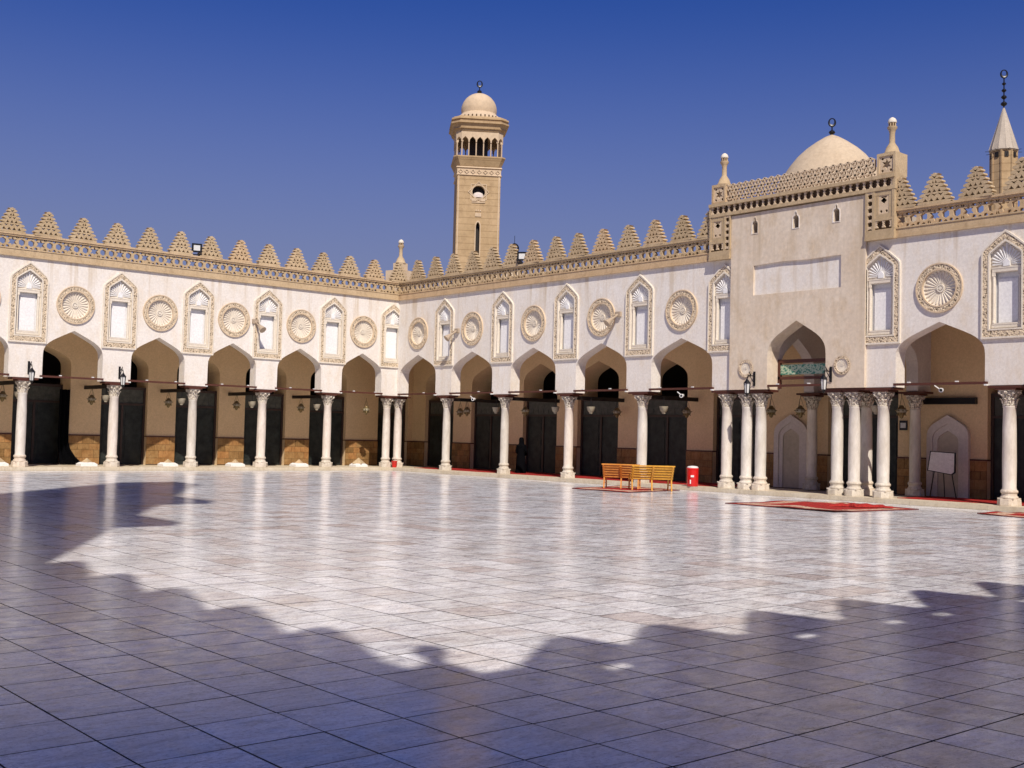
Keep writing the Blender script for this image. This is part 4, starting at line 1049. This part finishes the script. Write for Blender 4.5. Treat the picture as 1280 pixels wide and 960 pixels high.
# red bin on the step
rb = tag(empty('bin', (.12, 19.6, .15)), 'red round bin with white lid on the step right of the benches', 'bin')
m = MB(); m.lathe([(.20, 0), (.215, .03), (.225, .62), (.235, .63), (.235, .68), (.22, .69)], 18); m.build('body', M['redplastic'], rb, True)
m = MB(); m.lathe([(.215, .685), (.215, .72), (.17, .755), (.05, .77), (.005, .77)], 18); m.build('lid', M['white'], rb, True)
m = MB(); m.box(-.06, .06, .215, .235, .35, .42); m.box(.05, .09, .21, .23, .1, .25); m.build('marking', M['white'], rb, rz=-.9)
bk = tag(empty('bucket', (.1, .12, .15)), 'small red bucket at the foot of the corner columns', 'bucket')
m = MB(); m.lathe([(.11, 0), (.15, .30), (.16, .31), (.16, .33), (.14, .33)], 14); m.build('body', M['redplastic'], bk, True)
m = MB(); N = 10
for i in range(N):
    a0, a1 = pi*i/N, pi*(i+1)/N; m.bar((.15*cos(a0), .04, .32+.12*sin(a0)), (.15*cos(a1), .04, .32+.12*sin(a1)), .006, 4)
m.build('handle', M['black'], bk)

# ------------------------------------------------------------------ carpets
def carpet(name, corners, label, bumps=.03, seed=1, roll=None):
    """corners: 4 ground points; thin cloth with waves, folds and dark thickness"""
    rnd_ = random.Random(seed); NU, NV = 22, 14; c = [Vector((x, y, 0)) for x, y in corners]
    top = []; 
    ph = [rnd_.uniform(0, 6) for _ in range(6)]
    def H(u, v):
        e = min(u, 1-u, v, 1-v)
        return .014 + bumps*(max(0, sin(u*7+ph[0]+v*2))**2*.6 + max(0, sin(v*5+ph[1]-u*3))**3*.8) + (.03*max(0, 1-abs(u-.5)*2.2)*max(0, 1-abs(v-.3)*3))
    for j in range(NV+1):
        for i in range(NU+1):
            u, v = i/NU, j/NV
            p = (c[0]*(1-u)+c[1]*u)*(1-v)+(c[3]*(1-u)+c[2]*u)*v
            p += Vector((sin(v*6+ph[2])*.05, sin(u*7+ph[3])*.05, 0)); top.append((p.x, p.y, H(u, v)))
    bot = [(x, y, max(.001, z-.012)) for x, y, z in top]; n = len(top); W = NU+1
    r = tag(empty(name), label, 'carpet')
    def sub(fn, mat, nm):
        fs = []; used = {}
        m = MB(); 
        for j in range(NV):
            for i in range(NU):
                if fn(i, j):
                    q = [j*W+i, j*W+i+1, (j+1)*W+i+1, (j+1)*W+i]
                    m.add([top[k] for k in q], [(0, 1, 2, 3)]); m.add([bot[k] for k in q], [(3, 2, 1, 0)])
        me = m.mesh(nm, mat, True); return link(me, nm, r)
    bd = lambda i, j: (i in (1, 2) or i in (NU-3, NU-2) or j in (1, 2) or j in (NV-3, NV-2)) and 0 < i < NU-1 and 0 < j < NV-1
    sub(lambda i, j: not bd(i, j), M['carpet'], 'field'); sub(bd, M['carpet_pat'], 'border')
    m = MB(); ring_ = [(i, 0) for i in range(W)]+[(NU, j) for j in range(1, NV+1)]+[(i, NV) for i in range(NU-1, -1, -1)]+[(0, j) for j in range(NV-1, 0, -1)]
    idx = [j*W+i for i, j in ring_]
    for a, b in zip(idx, idx[1:]+idx[:1]):
        pa, pb = Vector(top[a]), Vector(top[b]); m.bar(pa-Vector((0, 0, .005)), pb-Vector((0, 0, .005)), .016, 5)
    m.build('hem', M['carpet_dk'], r)
    return r
carpet('carpet', [(4.3, 17.5), (4.4, 20.4), (.75, 19.6), (.9, 16.6)], 'dusty red patterned carpet lying under the two benches', .02, 3)
carpet('carpet', [(6.1, 25.93), (6.4, 29.9), (2.4, 30.1), (2.5, 26.3)], 'large red carpet with flowered border spread on the marble before the portal', .05, 5)
carpet('carpet', [(2.6, 32.1), (3.3, 36.2), (.5, 36.4), (.5, 32.3)], 'red carpet at the right edge of the frame on the marble', .04, 8)
# folded edge of the big carpet lying on itself
fo = MB(); N = 16
vs = []
for i in range(N+1):
    for k in range(7):
        a = pi*k/6; x = 4.1-1.3*i/N+.10*sin(i*.9); y = 28.0+1.6*i/N; r_ = (.03+.045*sin(pi*i/N))*(1+.25*sin(i*2.1))
        vs.append((x+cos(a)*(.18+.05*sin(i)), y+cos(a)*.12, .03+sin(a)*r_*1.3))
fo.add(vs, [(i*7+k, i*7+k+1, (i+1)*7+k+1, (i+1)*7+k) for i in range(N) for k in range(6)])
tag(fo.build('folded_cloth', M['carpet'], None, True), 'low crumpled fold of red cloth lying across the large carpet', 'cloth')
# red runner along the right arcade floor
m = MB(); m.box(.7, 20.0, -3.2, -.70, .125, .165, FB); tag(m.build('runner_carpet', M['carpet']), 'long red runner carpet inside the right arcade behind the columns', 'carpet')
m = MB(); m.box(27.6, 34.0, -3.2, -.70, .125, .165, FB); tag(m.build('runner_carpet', M['carpet']), 'red runner carpet inside the wide arch right of the portal', 'carpet')
# low white plinths with tan pyramids inside the left arcade
def plinth(u, n, s, label):
    r = tag(empty('plinth', (u, n, .12)), label, 'plinth', 'low plinths inside the left arcade')
    m = MB(); m.box(-.36, .36, -.3, .3, 0, .10); m.prism([[(-.36, .10), (.36, .10), (.22, .17), (-.22, .17)]], -.28, .28); m.build('slab', M['panel'], r)
    m = MB(); m.lathe([(.26*s, .16), (.26*s, .19), (.01, .19+.20*s)], 4, tw=pi/4+.6); m.build('pyramid', M['sand'], r)
plinth(1.05, -1.7, 1.35, 'white slab topped by a tan pyramid in the last left arch by the corner'); plinth(4.4, -1.9, .8, 'white slab with small tan pyramid in the fifth left arch'); plinth(7.85, -1.9, .7, 'white slab with tiny pyramid in the fourth left arch'); plinth(11.2, -1.9, .7, 'white slab with tiny pyramid in the third left arch'); plinth(14.9, -1.9, .8, 'white slab before the pier in the second left arch'); plinth(18.6, -1.9, 1.1, 'tan pyramid on white slab at the left edge of the frame')
# black drape in the left bay
m = MB(); N = 10
for i in range(N):
    def cx_(z, u): 
        flare = max(0, 1-(z-.15)/1.1)**2
        return 15.62-.45*u*(1+1.2*flare)-.15*flare
    for j in range(10):
        z0, z1 = .15+j*.33, .15+(j+1)*.33; u0_, u1_ = i/N, (i+1)/N
        y = lambda u: -3.45+.06*sin(u*16)
        m.add([(cx_(z0, u0_), y(u0_), z0), (cx_(z0, u1_), y(u1_), z0), (cx_(z1, u1_), y(u1_), z1), (cx_(z1, u0_), y(u0_), z1)], [(0, 1, 2, 3)])
        m.add([(cx_(z0, u0_), y(u0_)-.04, z0), (cx_(z0, u1_), y(u1_)-.04, z0), (cx_(z1, u1_), y(u1_)-.04, z1), (cx_(z1, u0_), y(u0_)-.04, z1)], [(3, 2, 1, 0)])
tag(m.build('curtain', M['robe'], None, True), 'black curtain flaring at the floor beside the leftmost tan pier', 'curtain')
# easel board
ea = tag(empty('easel', (-2.5, 28.2, .15), -pi/2), 'tilted white notice board on a black easel in front of the blind niche', 'easel')
m = MB()
m.bar((.42, .05, .0), (.28, 0, 1.0), .02, 5); m.bar((-.52, .05, 0), (-.30, 0, 1.0), .02, 5); m.bar((.1, -.35, 0), (0, -.05, 1.1), .018, 5); m.build('leg', M['black'], ea)
def brd(k, n0, n1): 
    c = (.02, 1.18); P = [(-.54, .90), (.36, .78), (.46, .86), (.47, 1.53), (-.43, 1.57)]
    P = [(-x, z) for x, z in P]
    return [(c[0]+(x-c[0])*k, c[1]+(z-c[1])*k) for x, z in P]
m = MB(); m.prism([brd(1, 0, 0)], -.02, .03); m.build('board', M['black'], ea)
m = MB(); m.prism([brd(.92, 0, 0)], .03, .036); m.build('paper', M['paper'], ea)

# ------------------------------------------------------------------ person in a black robe
def person(loc, rz):
    r = tag(empty('person', loc, rz), 'person in a long black robe and head covering walking inside the right arcade', 'person')
    m = MB()
    secs = [(0, .0, .25, .24), (.05, .0, .26, .25), (.35, .0, .22, .20), (.75, .01, .20, .16), (.95, .02, .17, .13), (1.12, .02, .19, .13), (1.25, .03, .21, .12), (1.33, .03, .17, .10), (1.38, .04, .08, .08), (1.42, .05, .065, .07)]
    n = 18; vs = []
    for z, dy, rx, ry in secs:
        for i in range(n):
            a = 2*pi*i/n; f_ = 1+(.06*sin(a*5+z*3) if z < .9 else 0); vs.append((rx*cos(a)*f_, dy+ry*sin(a)*f_, z))
    m.add(vs, [(k*n+i, k*n+(i+1) % n, (k+1)*n+(i+1) % n, (k+1)*n+i) for k in range(len(secs)-1) for i in range(n)]+[tuple(range(n))[::-1], tuple(range((len(secs)-1)*n, len(secs)*n))])
    for s_ in (-1, 1):
        m.bar((s_*.17, .03, 1.28), (s_*.24, .05, 1.0), .065, 8, .06); m.bar((s_*.24, .05, 1.0), (s_*.16, .24, .86), .06, 8, .07)
    m.build('robe', M['robe'], r, True)
    m = MB(); m.lathe([(.05, -.14), (.085, -.08), (.095, 0), (.085, .08), (.04, .125), (.002, .13)], 14, (0, .085, 1.50)); m.bar((0, .175, 1.50), (0, .20, 1.48), .014, 5); m.build('head', M['skin'], r, True)
    m = MB(); m.lathe([(.17, -.28), (.13, -.17), (.118, -.05), (.122, .05), (.10, .12), (.05, .16), (.002, .165)], 16, (0, .045, 1.50)); m.build('headscarf', M['robe'], r, True)
    for s_ in (-1, 1):
        m = MB(); b0 = Vector((s_*.155, .25, .855)); m.bar(b0, b0+Vector((-s_*.02, .07, -.02)), .03, 6, .035)
        for k in range(4): m.bar(b0+Vector((-s_*.02+(k-1.5)*.016, .07, -.02)), b0+Vector((-s_*.03+(k-1.5)*.016, .13-.01*abs(k-1.5), -.05)), .009, 5, .007)
        m.bar(b0+Vector((-s_*.03, .03, -.01)), b0+Vector((-s_*.065, .08, -.02)), .010, 5, .008)
        m.build('hand', M['skin'], r, True)
person((-1.75, 7.66, .165), 2.1)
